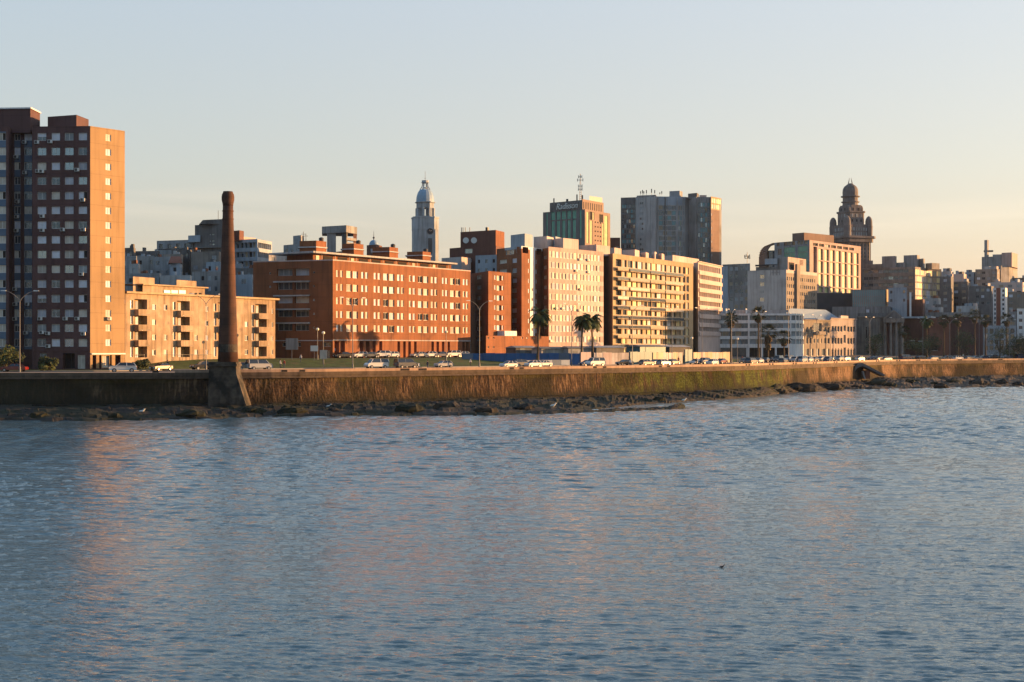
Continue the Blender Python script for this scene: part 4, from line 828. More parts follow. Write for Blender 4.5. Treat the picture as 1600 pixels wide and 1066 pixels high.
# ---- blocks right of the clock tower
S1 = Bld('brick_block', 'dark brown brick block with satellite dishes and a sunlit right end', [(702.5, 452), (719.5, 448), (775, 440), (788, 448)], 384, z0=10, ref=2, wall='brick_dark', seed=11)
S1.win(1, [(726, 738)], [(389, 396)], 730, 'sky', mull=2); S1.win(0, [(736, 738)], [(400, 402)], 710, 'grey'); S1.win(1, [(734, 737), ], rows(405, 5, 16, 4), 735, 'grey'); S1.done()
S1.block('machine_room', [(719.5, 449), (774.5, 441), (788, 449)], 359.5, S1.ztop - .8, 'brick_dark', 9)
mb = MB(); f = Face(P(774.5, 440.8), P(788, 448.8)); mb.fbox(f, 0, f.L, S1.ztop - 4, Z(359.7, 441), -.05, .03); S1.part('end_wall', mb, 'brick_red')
f = Face(P(719.5, 449), P(774.5, 441))
for px, py in ((729.5, 376), (742, 376)):
    mb = MB(); x, y = f.at(f.u(px), .5); z_ = f.z(px, py); mb.tube([(x, y + .1, z_), (x, y - .15, z_)], [.3, .95], 14, cap=True); mb.tube([(x, y + .1, z_), (x, y + .6, z_ - .6)], .06, 5); S1.part('satellite_dish', mb, 'frame_white')
for px in (721, 723.5, 727, 734, 761):
    mb = MB(); x, y = P(px, 448); mb.tube([(x, y, Z(364, 448)), (x, y, Z(355.5, 448))], .12 if px != 761 else .6, 5); S1.part('antenna', mb, 'dark_metal')
S2 = simple('white_block', 'plain pale grey block with one sunlit cream end just above the brick roof', [(690, 440), (721, 434), (735.5, 440)], 401.5, 'concrete_pale', 12, z0=10, skip=1)
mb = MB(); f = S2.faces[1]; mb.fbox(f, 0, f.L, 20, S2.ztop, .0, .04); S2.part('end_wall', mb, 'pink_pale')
S3 = simple('white_block', 'white rooftop storey with small dark windows between two brick towers', [(743, 412), (777, 408)], 399.5, 'blue_grey', 13, 'dark sky open', z0=10, ww=.8, gap=1.4, fh=2.6, hh=1.1)
S4 = simple('white_block', 'pale blue service block behind the white topped brick tower', [(845, 420), (868, 416), (880, 424)], 369.5, 'blue_grey', 14, z0=12, skip=.7)
# ---- hotel with green glass and mast
HT = Bld('hotel_tower', 'brown and green glass hotel tower with a lattice mast and rooftop lettering', [(848.4, 686), (914, 670), (953.4, 692)], 327, z0=14, ref=1, depth=20, wall='hotel_panel', base=20)
f0, f1 = HT.faces
HT.paint[1].append((0, f1.L, 14, HT.ztop, 'hotel_tan'))
for k in range(5): HT.hole(0, f0.u(861 + 8.3 * k), f0.u(867.2 + 8.3 * k), f0.z(880, 343), f0.z(880, 330), .3, 'green', 3, 'frame_dark')
for k in range(5): HT.hole(0, f0.u(861.5 + 8.3 * k), f0.u(866.4 + 8.3 * k), f0.z(880, 374), f0.z(880, 344.5), .3, 'green', 2, 'frame_dark')
HT.hole(0, f0.u(853.5), f0.u(855.5), f0.z(880, 374), f0.z(880, 331), .2, 'green', 1, 'frame_dark'); HT.hole(0, f0.u(905.5), f0.u(908.5), f0.z(880, 374), f0.z(880, 330), .2, 'green', 1, 'frame_dark')
for a, b_, y0, y1, st in ((916.5, 920, 330.5, 380, 'lime'), (922, 925.6, 343.5, 381, 'lime'), (921, 925.4, 329.5, 342.5, 'open'), (926, 928.5, 330, 342, 'lime'), (936.4, 942, 331, 343.8, 'open'), (941, 943.8, 345, 382, 'lime'), (943.6, 949.8, 332, 382, 'lime')): 
    if a == 943.6: a, y0 = 944.4, 332
    HT.hole(1, f1.u(a), f1.u(b_), f1.z(916, y1), f1.z(916, y0), .25, st, 2, 'frame_dark')
for k in range(6):
    for px in (929.2, 933.3, 937.4): HT.hole(1, f1.u(px), f1.u(px + 1.8), f1.z(916, 346.2 + 7.2 * k), f1.z(916, 343.8 + 7.2 * k), .3, 'open', 1, 'frame_dark')
HT.done()
cr_ = [P(859, 687), P(910, 673), P(943, 691)]; zc0, zc1 = HT.ztop, Z(312.5, 673)
mb = MB(); mb.prism(cr_ + [P(943, 702), P(859, 702)], zc0 - 1, zc1, 0, 1); HT.part('crown', mb, ['hotel_panel', 'roof_grey'])
fc = Face(cr_[1], cr_[2]); fl = Face(cr_[0], cr_[1])
mb = MB(); mb.fbox(fc, 0, fc.L, zc0, zc1 + .4, 0, .05); HT.part('crown_face', mb, 'hotel_tan')
for k in range(9): mb = MB(); u = .8 + (fc.L - 1.6) * k / 9; mb.fbox(fc, u, u + .8, zc0 + .6, zc1 - .8, .03, .09); HT.part('louvre', mb, 'void')
for k in range(8): mb = MB(); u = .6 + (fl.L - 1.4) * k / 8; mb.fbox(fl, u, u + .9, zc0 + .4, zc1 - .3, 0, .2); HT.part('fin', mb, 'hotel_panel')
cu = bpy.data.curves.new('sign_text', 'FONT'); cu.body = 'Radisson'; cu.size = 4.0; cu.extrude = .12; cu.shear = .3; cu.space_character = .95
to = bpy.data.objects.new('t', cu); sc.collection.objects.link(to); bpy.context.view_layer.update()
tm = bpy.data.meshes.new_from_object(to.evaluated_get(bpy.context.evaluated_depsgraph_get())); bpy.data.objects.remove(to)
to = bpy.data.objects.new('sign_lettering', tm); sc.collection.objects.link(to); tm.materials.clear(); tm.materials.append(M('frame_white')); to.parent = HT.root
x, y = fl.at(fl.u(870), .7); to.location = (x - HT.root.location.x, y - HT.root.location.y, zc1 - 3.6 - HT.root.location.z); to.rotation_euler = (R(90), 0, fl.rot)
tm.transform(__import__('mathutils').Matrix.Scale(1.0, 4, (1, 0, 0)))
mb = MB(); x, y = P(906.6, 684); zb, zt = zc1 - .5, Z(272, 684)
for k in range(3):
    a = 2 * math.pi * k / 3; mb.tube([(x + .7 * math.cos(a), y + .7 * math.sin(a), zb), (x + .12 * math.cos(a), y + .12 * math.sin(a), zt)], .1, 4)
for k in range(14):
    z_ = zb + (zt - zb) * k / 14; r_ = .7 - .58 * k / 14; pts = [(x + r_ * math.cos(a), y + r_ * math.sin(a), z_ + (.4 if i % 2 else 0)) for i, a in enumerate((0, 2.09, 4.19, 6.28))]; mb.tube(pts, .06, 3)
HT.part('mast', mb, 'mid_metal')
for py, w in ((281.5, 1.3), (276.5, .8), (291, .9), (296, .9)):
    mb = MB(); z_ = Z(py, 684); mb.tube([(x - w, y, z_), (x + w, y, z_)], .12, 4); mb.box(x - w - .15, y - .1, z_ - .7, x - w + .15, y + .1, z_ + .7); mb.box(x + w - .15, y - .1, z_ - .6, x + w + .15, y + .1, z_ + .8); HT.part('aerial', mb, 'mid_metal')
for a, b_, yt in ((900.5, 902.5, 304), (864.5, 866.5, 310), (884.5, 888, 311), (908.5, 911, 305)): HT.block('rooftop_unit', [(a, 688), (b_, 688)], yt, zc1 - .2, 'dark_metal', 1.5)
HT.block('plant_room', [(921, 688), (941, 696)], 309, zc1 - .2, 'mid_metal', 4)
HB = simple('brown_block', 'low dark brown block between the hotel and the glass office tower', [(947, 712), (969, 712)], 371.5, 'brick_dark', 15, z0=14, skip=.6, depth=8)
# ---- glass and concrete office complex
Q1 = Bld('office_tower', 'tall grey office tower with glass bays and a blank concrete spine covered in antennas', [(970, 726), (993, 724), (996, 720), (1025, 716), (1026, 720), (1070, 722), (1076, 724)], 309, z0=14, ref=0, depth=22, wall='concrete_pale', base=20)
def curtain(b, i, ua, ub, z0, z1, nx, fh, styles, fr='frame_dark', gapz=.35, d=.15):
    f = b.faces[i]; z = z1
    while z - fh > z0:
        for q in range(nx): u = ua + (ub - ua) * q / nx; b.hole(i, u + .08, u + (ub - ua) / nx - .08, z - fh + gapz, z, d, b.rnd.choice(styles.split()), 1, fr)
        z -= fh
curtain(Q1, 0, .6, Q1.faces[0].L - .2, 40, Q1.ztop - 3.6, 6, 2.55, 'dark teal grey dark teal sky', gapz=.7)
curtain(Q1, 4, 1.0, 10, 40, Q1.ztop - 4.6, 4, 2.6, 'dark teal grey tan dark', gapz=.6); curtain(Q1, 4, 11.2, Q1.faces[4].L - .4, 40, Q1.ztop - 4.6, 6, 2.6, 'tan grey teal dark lime sky dark', gapz=.5)
curtain(Q1, 2, 1.2, 3.2, 40, Q1.ztop - 3, 2, 2.6, 'grey dark', gapz=1.5)
for i in (0,): Q1.paint[i].append((0, Q1.faces[0].L, 14, Q1.ztop, 'concrete_dark'))
Q1.paint[4].append((0, 30, Q1.ztop - 4.2, Q1.ztop, 'blue_grey'))
Q1.done(maxw=100)
Q1.block('spine_top', [(995, 720), (1025, 716), (1026, 722)], 304.5, Q1.ztop - .6, 'concrete', 8); Q1.block('plant_room', [(1046, 726), (1062, 724), (1066.5, 728)], 298.2, Q1.ztop - .6, 'grey_render', 6); Q1.block('plant_room', [(1026, 724), (1052, 722)], 307, Q1.ztop - .6, 'blue_grey', 6)
for px, h in ((1001, 3), (1004, 4), (1006, 3), (1010, 4), (1018, 5), (1023, 4), (1031, 2), (1034, 3)):
    mb = MB(); x, y = P(px, 720); zz = Z(304.5, 720); mb.tube([(x, y, zz - .3), (x, y, zz + h * .55)], .08, 4); mb.box(x - .22, y - .15, zz + h * .2, x + .22, y + .15, zz + h * .6); Q1.part('antenna', mb, 'dark_metal')
for i_, u_ in ((4, .3), (4, 4.2), (4, 10.5), (4, 13.4), (4, 4.2), (2, .3), (2, 3.9), (2, 6.5), (2, 9.0)):
    if u_ < Q1.faces[i_].L - .5: Q1.fbox('rib', i_, u_, u_ + .45, 30, Q1.ztop - .3, 0, .35, 'concrete_pale')
Q2 = Bld('office_tower', 'office tower with glass bays and brick end wall sunlit at its top', [(1076, 722), (1088, 714), (1089, 716), (1110, 716), (1111, 713), (1127.3, 722)], 308, z0=14, ref=3, depth=22, wall='concrete', base=20)
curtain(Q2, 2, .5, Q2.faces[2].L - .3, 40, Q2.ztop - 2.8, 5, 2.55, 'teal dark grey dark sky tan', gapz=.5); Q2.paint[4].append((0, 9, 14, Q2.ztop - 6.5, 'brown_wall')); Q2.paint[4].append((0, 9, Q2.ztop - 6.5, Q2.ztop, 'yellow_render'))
curtain(Q2, 4, .6, Q2.faces[4].L - .3, Q2.ztop - 7.2, Q2.ztop - .8, 5, 2.9, 'gold cream', gapz=.6)
for k in range(12): z_ = Q2.ztop - 8.5 - 3.4 * k; Q2.hole(4, .5, 1.3, z_ - 1.1, z_, .2, 'blind dark'.split()[k % 2], 1)
Q2.done(maxw=90); Q2.block('lift_house', [(1075, 720), (1089, 716), (1092, 722)], 301.5, Q2.ztop - .6, 'concrete_dark', 6); Q2.block('plant_room', [(1093, 722), (1104, 722)], 305, Q2.ztop - .6, 'pink_pale', 5)
# ---- buildings between E and the tower of the right half
N1 = simple('office_block', 'grey weathered concrete block below a cluster of antennas, left of the pale hotel slab', [(1129, 606), (1172, 598)], 413.5, 'concrete', 16, 'tan grey dark grey', z0=8, ww=1.6, gap=.6, fh=3.2, hh=1.6, depth=14)
N1.block('rooftop_room', [(1133, 605), (1170, 601)], 416.5 - 3.5, N1.ztop - .4, 'grey_render', 6)
mb = MB(); x, y = P(1167.5, 604); zz = N1.ztop + .5; mb.tube([(x, y, zz), (x, y, Z(394, 604))], .1, 4)
for k in range(7): a = k * 2.4; mb.box(x + 1.1 * math.cos(a) - .15, y + 1.1 * math.sin(a) - .1, Z(405 - k * .6, 604), x + 1.1 * math.cos(a) + .15, y + 1.1 * math.sin(a) + .1, Z(401 - k * .6, 604)); mb.tube([(x, y, Z(404, 604)), (x + 1.1 * math.cos(a), y + 1.1 * math.sin(a), Z(404, 604))], .06, 3)
N1.part('antenna_cluster', mb, 'dark_metal')
N0 = simple('blue_block', 'narrow blue grey block beside the pink banded building', [(1120, 560), (1137, 556)], 417, 'blue_grey', 17, z0=8, skip=.7)
N2 = Bld('hotel_block', 'pale hotel slab with a blank shaded wall holding one column of windows', [(1168, 588), (1228.5, 580), (1276.5, 605)], 421.5, z0=8, ref=1, depth=18, wall='beige', base=7)
N2.paint[0].append((0, 80, 8, N2.ztop, 'concrete_pale'))
N2.win(0, [(1187.3, 1194)], rows(429.5, 6, 11.9, 7), 1190, 'sky grey', d=.2); f = N2.faces[1]
cc = [(1229.6 + 3.1 * k, 1231.2 + 3.1 * k) for k in range(4)] + [(1250 + 3.1 * k, 1251.7 + 3.1 * k) for k in range(8)]
N2.win(1, cc, rows(432.3, 6, 11.3, 8), 1230, 'dark tan open', d=.25, mull=1); N2.paint[1].append((0, f.L, N2.ztop - 1.3, N2.ztop, 'pink_pale'))
N2.done()
mb = MB(); mb.fbox(f, f.u(1242.3), f.u(1247.5), 8, Z(413, 588), 0, .9); N2.part('fin_wall', mb, 'beige')
N2.block('roof_sign_room', [(1215, 590), (1231, 584), (1259.3, 600)], 401.5, N2.ztop - .5, 'concrete', 8)
mb = MB(); fr_ = Face(P(1231, 584), P(1259.3, 600)); mb.fbox(fr_, fr_.u(1232), fr_.u(1241), Z(421, 586), Z(410, 586), .02, .08, 0); N2.part('window', mb, 'void')
mb = MB(); mb.fbox(fr_, 0, fr_.L, N2.ztop - .4, Z(401.6, 584), .0, .03); N2.part('sign_wall', mb, 'pink_render')
N2.block('terrace_canopy', [(1180, 590), (1202, 586)], 413, Z(415, 588), 'dark_metal', 6); N2.block('water_tank', [(1195, 590), (1214, 588)], 404, Z(413, 588), 'blue_grey', 5); N2.block('rooftop_room', [(1181, 591), (1214, 589)], 417, N2.ztop - .5, 'mid_metal', 5)
def emblem(b, f, px, py, s, m):
    mb = MB(); u = f.u(px); z_ = f.z(px, py)
    for du, w in ((-1.1, .5), (0, .5), (1.1, .5)):
        for q in (-1, 1): mb.fbox(f, u + (du + q * w * .8) * s - .08, u + (du + q * w * .8) * s + .08, z_ - .95 * s, z_ + .95 * s, .02, .12)
        mb.fbox(f, u + (du - w * .8) * s, u + (du + w * .8) * s, z_ + .95 * s, z_ + .95 * s + .16, .02, .12); mb.fbox(f, u + (du - w * .8) * s, u + (du + w * .8) * s, z_ - .2, z_ - .04, .02, .12)
    b.part('wall_emblem', mb, m)
emblem(N2, N2.faces[0], 1211, 426, 1.25, 'mid_metal'); emblem(N2, fr_, 1252, 411, 1.1, 'brown_wall')
# glass gridded building
JB = Bld('office_building', 'office building with curved left corner, green glass and a sunlit grid of golden panes', [(1210, 690), (1265, 672), (1345, 716)], 375, z0=8, ref=1, depth=24, wall='pink_render', base=10, back=[P(1345, 740), P(1212, 740)])
f0, f1 = JB.faces; JB.paint[0].append((0, 80, 8, JB.ztop, 'grey_render'))
JB.win(0, [(1214, 1218), (1225, 1230), (1231, 1236), (1237, 1242), (1246, 1250.5), (1251.5, 1255), (1257, 1262)], [(378, 384)], 1230, 'dark tan', d=.3, frame='frame_dark')
JB.win(0, [(1215, 1221)], [(388, 398)], 1230, 'dark', d=.3); JB.win(0, [(1225, 1242), (1246.5, 1262)], rows(386.5, 8.8, 9.2, 6), 1230, 'green green teal', d=.2, mull=5, frame='frame_grey')
JB.win(1, [(1270.5 + 9.4 * k, 1278 + 9.4 * k) for k in range(7)], [(379, 383.6)], 1267, 'open dark', d=.5, frame='frame_grey')
for r_, rr_ in enumerate(((388.2, 406), (407.6, 426), (427.8, 446.5), (448.2, 456.5))): JB.win(1, [(1279.3 + 9.3 * k, 1285.8 + 9.3 * k) for k in range(7)], [rr_], 1277, 'gold' if r_ < 3 else 'gold gold lime', d=.8, mull=4, frame='blind_green')
JB.hole(1, f1.u(1271), f1.u(1276.5), f1.z(1277, 456), f1.z(1277, 386), 1.5, 'dark', 1, 'frame_dark')
JB.done()
JB.block('rooftop_room', [(1238, 694), (1256.5, 688), (1303, 706)], 363.5, JB.ztop - .5, 'brown_wall', 9)
mb = MB(); cs = []; c0 = P(1212, 690); rr_ = 13.5 * 690 / F
for k in range(9):
    a = R(90 + 90 * k / 8); cs.append((c0[0] + rr_ * math.cos(a), JB.ztop - rr_ * 1.4 + rr_ * 1.4 * math.sin(a)))
for k in range(8):
    (x0, z0_), (x1, z1_) = cs[k], cs[k + 1]; mb.hexa([(x0, c0[1], z0_ - .8), (x1, c0[1], z1_ - .8), (x1, c0[1] + 20, z1_ - .8), (x0, c0[1] + 20, z0_ - .8)], [(x0, c0[1], z0_), (x1 - .6, c0[1], z1_), (x1 - .6, c0[1] + 20, z1_), (x0, c0[1] + 20, z0_)])
mb.box(cs[-1][0] - .5, c0[1], 8, cs[-1][0] + .3, c0[1] + 20, cs[-1][1]); JB.part('curved_roof', mb, 'brown_wall')
mb = MB(); mb.box(cs[-1][0] + 1.3, c0[1] + 2, 8, c0[0], c0[1] + 19, JB.ztop - 3.6); JB.part('glazed_bay', mb, 'glass_dark')
DB = simple('dark_block', 'blank dark block below the gridded office building', [(1274, 640), (1334, 640)], 458, 'dark_block', 18, z0=8, skip=1, depth=10)
GB = Bld('glass_block', 'low blue green glass block with vertical fins right of the dark block', [(1331, 628), (1384, 622), (1391, 630)], 452, z0=8, ref=1, depth=10, wall='concrete_dark', base=8)
curtain(GB, 0, .3, GB.faces[0].L - .3, 12, GB.ztop - .2, 16, 2.9, 'teal', 'frame_grey', .05, .1); GB.paint[1].append((0, 5, 8, GB.ztop, 'yellow_render')); GB.done(maxw=60)
LR = simple('long_low_block', 'long low grey roofed block above the classical building', [(1300, 612), (1392, 606)], 479.5, 'concrete', 19, z0=8, skip=.9, depth=12)
W1 = simple('white_house', 'white walled house with scattered small dark windows above the classical building', [(1388, 612), (1417, 606)], 450, 'blue_grey', 30, 'dark open sky', z0=8, ww=1.1, gap=2.4, fh=3.6, hh=1.3, skip=.3); W1.block('rooftop_room', [(1396, 612), (1412, 608)], 444, W1.ztop - .5, 'concrete_pale', 5); W1.block('chimney_stack', [(1421, 606), (1424, 606)], 457, 14, 'white_paint', 2)
# office with sunlit end
OL = Bld('office_block', 'wide dark banded office block with a brightly sunlit right end', [(1347, 738), (1430, 726), (1456.5, 746), (1471, 748)], 417, z0=10, ref=1, depth=10, wall='stone', base=10)
for i, m0, m1 in ((0, .8, .8), (1, .5, .4), (2, .2, .4)):
    f = OL.faces[i]
    for k in range(7):
        z1 = OL.ztop - 1.2 - 3.45 * k; n_ = max(2, int(f.L / 2.6))
        for q in range(n_): u = m0 + (f.L - m0 - m1) * q / n_; OL.hole(i, u, u + (f.L - m0 - m1) / n_ * .95, z1 - (1.6 if i == 0 else 2.7), z1, .4 if i == 0 else .15, OL.rnd.choice(('dark', 'tan', 'grey', 'dark', 'sky') if i == 0 else (('gold', 'cream', 'gold', 'blind') if i == 1 else ('tan', 'dark', 'gold'))), 2, 'frame_grey')
OL.done(maxw=95)
for a, b_, c, yt in ((1378, 1399, 1401, 400), (1412, 1433, 1437, 398.5), (1435, 1443, 1445, 404), (1446, 1456, 1468, 411), (1400, 1414, 1415, 410)): OL.block('rooftop_room', [(a, 738), (b_, 734), (c, 738)], yt, OL.ztop - .8, 'concrete' if a != 1446 else 'stone', 4, 'roof_grey')
OL.block('parapet_block', [(1352, 741), (1378, 737)], 412.5, OL.ztop - .8, 'stone', 4)
# ---- palace tower with domed crown
SV = empty('palace_tower', (*P(1328, 770), 12), 'tall ornate stone palace tower with domed top, corner turrets and twin spikes', 'tower')
def px_m(w, D): return w / F * D
DS = 762; xs, ys = P(1329.5, DS + 9)
def sq(mb, x, y, hw, z0, z1, rot, m=0, ch=.25):
    c_, s_ = math.cos(rot), math.sin(rot); k = hw * (1 - ch); pts = [(k, -hw), (hw, -k), (hw, k), (k, hw), (-k, hw), (-hw, k), (-hw, -k), (-k, -hw)]
    mb.prism([(x + a * c_ - b * s_, y + a * s_ + b * c_) for a, b in pts], z0, z1, m)
ROT = R(20); zz = lambda py: Z(py, DS)
def sv(name, fn, m='salvo_stone', smooth=False): mb = MB(); fn(mb); return mb.build(name, [M(m)] if isinstance(m, str) else [M(q) for q in m], SV, smooth=smooth)
sv('shaft', lambda m: sq(m, xs, ys, 8.2, 12, zz(372), ROT)); sv('balcony_cornice', lambda m: (sq(m, xs, ys, 9.4, zz(378), zz(372), ROT), sq(m, xs, ys, 10.4, zz(372), zz(368.6), ROT)))
sv('upper_stage', lambda m: sq(m, xs, ys, 7.6, zz(368.6), zz(350), ROT)); sv('middle_stage', lambda m: (sq(m, xs, ys, 5.6, zz(350), zz(330), ROT), sq(m, xs, ys, 6.1, zz(331), zz(328.5), ROT)))
sv('arched_stage', lambda m: sq(m, xs, ys, 4.9, zz(328.5), zz(319), ROT, ch=.4))
for k in range(4):
    a = ROT + math.pi / 4 + k * math.pi / 2; x, y = xs + 9.6 * math.cos(a), ys + 9.6 * math.sin(a); r_ = 1.95
    sv('corner_turret', lambda m: m.lathe(x, y, [(.5, zz(374)), (r_, zz(369)), (r_ * 1.08, zz(353)), (r_ * 1.12, zz(352.5)), (r_, zz(352)), (r_ * .98, zz(345)), (r_ * .82, zz(341)), (r_ * .5, zz(338)), (.1, zz(336.5))], 12))
    a2 = ROT + k * math.pi / 2 + math.pi / 4; x, y = xs + 5.4 * math.cos(a2), ys + 5.4 * math.sin(a2)
    sv('small_turret', lambda m: m.lathe(x, y, [(1.2, zz(329)), (1.2, zz(324)), (.9, zz(321)), (.2, zz(319))], 8))
xc, yc = P(1328.6, DS + 9)
sv('drum', lambda m: m.lathe(xc, yc, [(4.2, zz(319)), (4.2, zz(314.5)), (4.9, zz(314)), (4.9, zz(312.8)), (4.1, zz(312.5)), (4.1, zz(306)), (5.1, zz(305.5)), (5.1, zz(304)), (4.0, zz(303.6))], 16))
sv('dome', lambda m: m.lathe(xc, yc, [(4.1, zz(304)), (4.25, zz(298)), (4.05, zz(293)), (3.3, zz(289)), (2.0, zz(286)), (1.2, zz(284.5)), (.9, zz(283.8))], 16))
for s_ in (-1, 1): sv('spike', lambda m: m.tube([(xc + s_ * 1.1, yc, zz(285)), (xc + s_ * .75, yc, zz(280)), (xc + s_ * .45, yc, zz(275))], [.3, .2, .08], 6))
for k, (py, hw, n_, hh) in enumerate(((364, 7.6, 7, 1.3), (356.5, 7.6, 7, 1.2), (343, 5.6, 3, .9), (334.5, 5.6, 3, 1.2), (325, 4.9, 2, 1.4))):
    for j in range(4):
        a = ROT + j * math.pi / 2; c_, s_ = math.cos(a), math.sin(a)
        if -s_ * 0 + (-c_) > .3 and False: continue
        nx_, ny_ = s_, -c_
        if ny_ > .3: continue
        for q in range(n_):
            o = (q - (n_ - 1) / 2) * hw * 1.45 / n_; p0 = (xs + nx_ * (hw + .02) + c_ * (o - .38), ys + ny_ * (hw + .02) + s_ * (o - .38)); p1 = (xs + nx_ * (hw + .02) + c_ * (o + .38), ys + ny_ * (hw + .02) + s_ * (o + .38)); fw = Face(p0, p1)
            sv('window', lambda m: m.fbox(fw, 0, fw.L, zz(py) - hh, zz(py) + hh * .4, 0, .06), 'blind_grey' if k < 2 else ('blind_grey' if k == 3 else 'void'))
mb = MB()
for j in range(4):
    a = ROT + j * math.pi / 2; c_, s_ = math.cos(a), math.sin(a); nx_, ny_ = s_, -c_
    if ny_ > .3: continue
    for q in range(6):
        o = (q - 2.5) * 2.2; fw = Face((xs + nx_ * 8.22 + c_ * (o - .35), ys + ny_ * 8.22 + s_ * (o - .35)), (xs + nx_ * 8.22 + c_ * (o + .35), ys + ny_ * 8.22 + s_ * (o + .35)))
        for r_ in range(10):
            z_ = zz(381 + 6 * r_); mb.fbox(fw, 0, .7, z_ - 1.3, z_, 0, .05)
        mb2 = None
o = mb.build('small_windows', M('frame_dark'), SV); o['kind'] = 'stuff'
for j in range(4):
    a = ROT + j * math.pi / 2; c_, s_ = math.cos(a), math.sin(a); nx_, ny_ = s_, -c_
    if ny_ > .3: continue
    for q in range(7):
        o_ = (q - 3) * 2.25; fw = Face((xs + nx_ * 8.2 + c_ * (o_ - .16), ys + ny_ * 8.2 + s_ * (o_ - .16)), (xs + nx_ * 8.2 + c_ * (o_ + .16), ys + ny_ * 8.2 + s_ * (o_ + .16))); sv('pilaster', lambda m: m.fbox(fw, 0, fw.L, 12, zz(378), 0, .3))
sv('base_block', lambda m: m.prism([P(1338, 752), P(1364, 752), P(1364, 775), P(1338, 775)], 12, zz(409)))
# ---- clock tower
CT = empty('clock_tower', (*P(664.5, 500), 10), 'slim grey church clock tower with a blue dome and open belfry', 'tower')
DC = 494; zc = lambda py: Z(py, DC); xt, yt_ = P(664.3, DC + 5); s8 = F / DC
def ct(name, fn, m='tower_stone', smooth=False): mb = MB(); fn(mb); return mb.build(name, [M(q) for q in (m if isinstance(m, list) else [m])], CT, smooth=smooth)
RT = R(12)
ct('shaft', lambda m: sq(m, xt, yt_, 19.2 / s8, 10, zc(357.5), RT, ch=.30)); ct('clock_stage', lambda m: (sq(m, xt, yt_, 19.8 / s8, zc(358.5), zc(339), RT, ch=.42), sq(m, xt, yt_, 20.6 / s8, zc(340), zc(337.8), RT, ch=.42)))
a = RT; nx_, ny_ = math.sin(a), -math.cos(a); cx_, cy_ = xt + nx_ * 19.2 / s8, yt_ + ny_ * 19.2 / s8
for nm, r_, o1, m_, yy in (('clock_face', 5.8, .10, 'concrete', 361), ('clock_dial', 4.7, .18, 'dark_metal', 361)):
    ct(nm, lambda m: m.tube([(cx_ - nx_ * .2 + math.cos(a) * 1.1, cy_ - ny_ * .2 + math.sin(a) * 1.1, zc(yy)), (cx_ + nx_ * o1 + math.cos(a) * 1.1, cy_ + ny_ * o1 + math.sin(a) * 1.1, zc(yy))], r_ / s8, 20), m_)
for ang, ln in ((0.4, .75), (2.2, .55)):
    x0, y0 = cx_ + nx_ * .24 + math.cos(a) * 1.1, cy_ + ny_ * .24 + math.sin(a) * 1.1; ct('clock_hand', lambda m: m.tube([(x0, y0, zc(361)), (x0 + math.cos(a) * ln * math.cos(ang), y0 + math.sin(a) * ln * math.cos(ang), zc(361) + ln * math.sin(ang))], .07, 4), 'concrete_pale')
fk = Face((cx_ + math.cos(a) * .4, cy_ + math.sin(a) * .4), (cx_ + math.cos(a) * 1.8, cy_ + math.sin(a) * 1.8)); ct('slot_window', lambda m: m.fbox(fk, 0, fk.L, zc(396), zc(372), .02, .06), 'concrete_dark')
fk2 = Face((cx_ - math.cos(a) * 4.2, cy_ - math.sin(a) * 4.2 + 1.9), (cx_ - math.cos(a) * 3.6, cy_ - math.sin(a) * 3.6 + 1.6))
rb = 14.3 / s8
ct('belfry_base', lambda m: m.lathe(xt, yt_, [(rb * 1.02, zc(338)), (rb * 1.02, zc(336.4))], 8, rot=R(22.5) + RT))
for k in range(8):
    a_ = R(22.5 + 45 * k) + RT; x, y = xt + rb * .93 * math.cos(a_), yt_ + rb * .93 * math.sin(a_); ct('belfry_pier', lambda m: sq(m, x, y, .48, zc(336.4), zc(323.5), a_))
    a2 = a_ + R(22.5); x, y = xt + rb * .86 * math.cos(a2), yt_ + rb * .86 * math.sin(a2); ct('belfry_mullion', lambda m: sq(m, x, y, .14, zc(336.4), zc(323.5), a2))
ct('belfry_top', lambda m: m.lathe(xt, yt_, [(rb, zc(323.6)), (rb, zc(315.5)), (rb * 1.16, zc(315)), (rb * 1.16, zc(313.8)), (rb * .99, zc(313.4))], 8, rot=R(22.5) + RT))
ct('dome', lambda m: m.lathe(xt, yt_, [(rb * q, zc(py)) for q, py in ((.99, 313.6), (.99, 309), (.93, 304), (.81, 299), (.66, 295.5), (.55, 294.2))], 16, rot=R(11)), 'dome_tile')
for k in range(6):
    a_ = R(60 * k + 10); r0, r1 = rb * .56, rb * .28
    ct('lantern_leg', lambda m: m.tube([(xt + r0 * math.cos(a_), yt_ + r0 * math.sin(a_), zc(294.6)), (xt + r1 * 1.15 * math.cos(a_), yt_ + r1 * 1.15 * math.sin(a_), zc(288.5)), (xt + r1 * math.cos(a_), yt_ + r1 * math.sin(a_), zc(283.5))], .17, 5))
ct('lantern_top', lambda m: m.lathe(xt, yt_, [(rb * .36, zc(284)), (rb * .47, zc(283)), (rb * .36, zc(282.4)), (rb * .38, zc(279.6)), (.3, zc(279.2))], 10)); ct('lantern_floor', lambda m: m.lathe(xt, yt_, [(rb * .3, zc(292)), (rb * .3, zc(290.6))], 10))
ct('spire', lambda m: (m.tube([(xt, yt_, zc(279.4)), (xt, yt_, zc(265))], .06, 4), m.tube([(xt - .4, yt_, zc(276)), (xt + .4, yt_, zc(276))], .04, 4)), 'dark_metal')
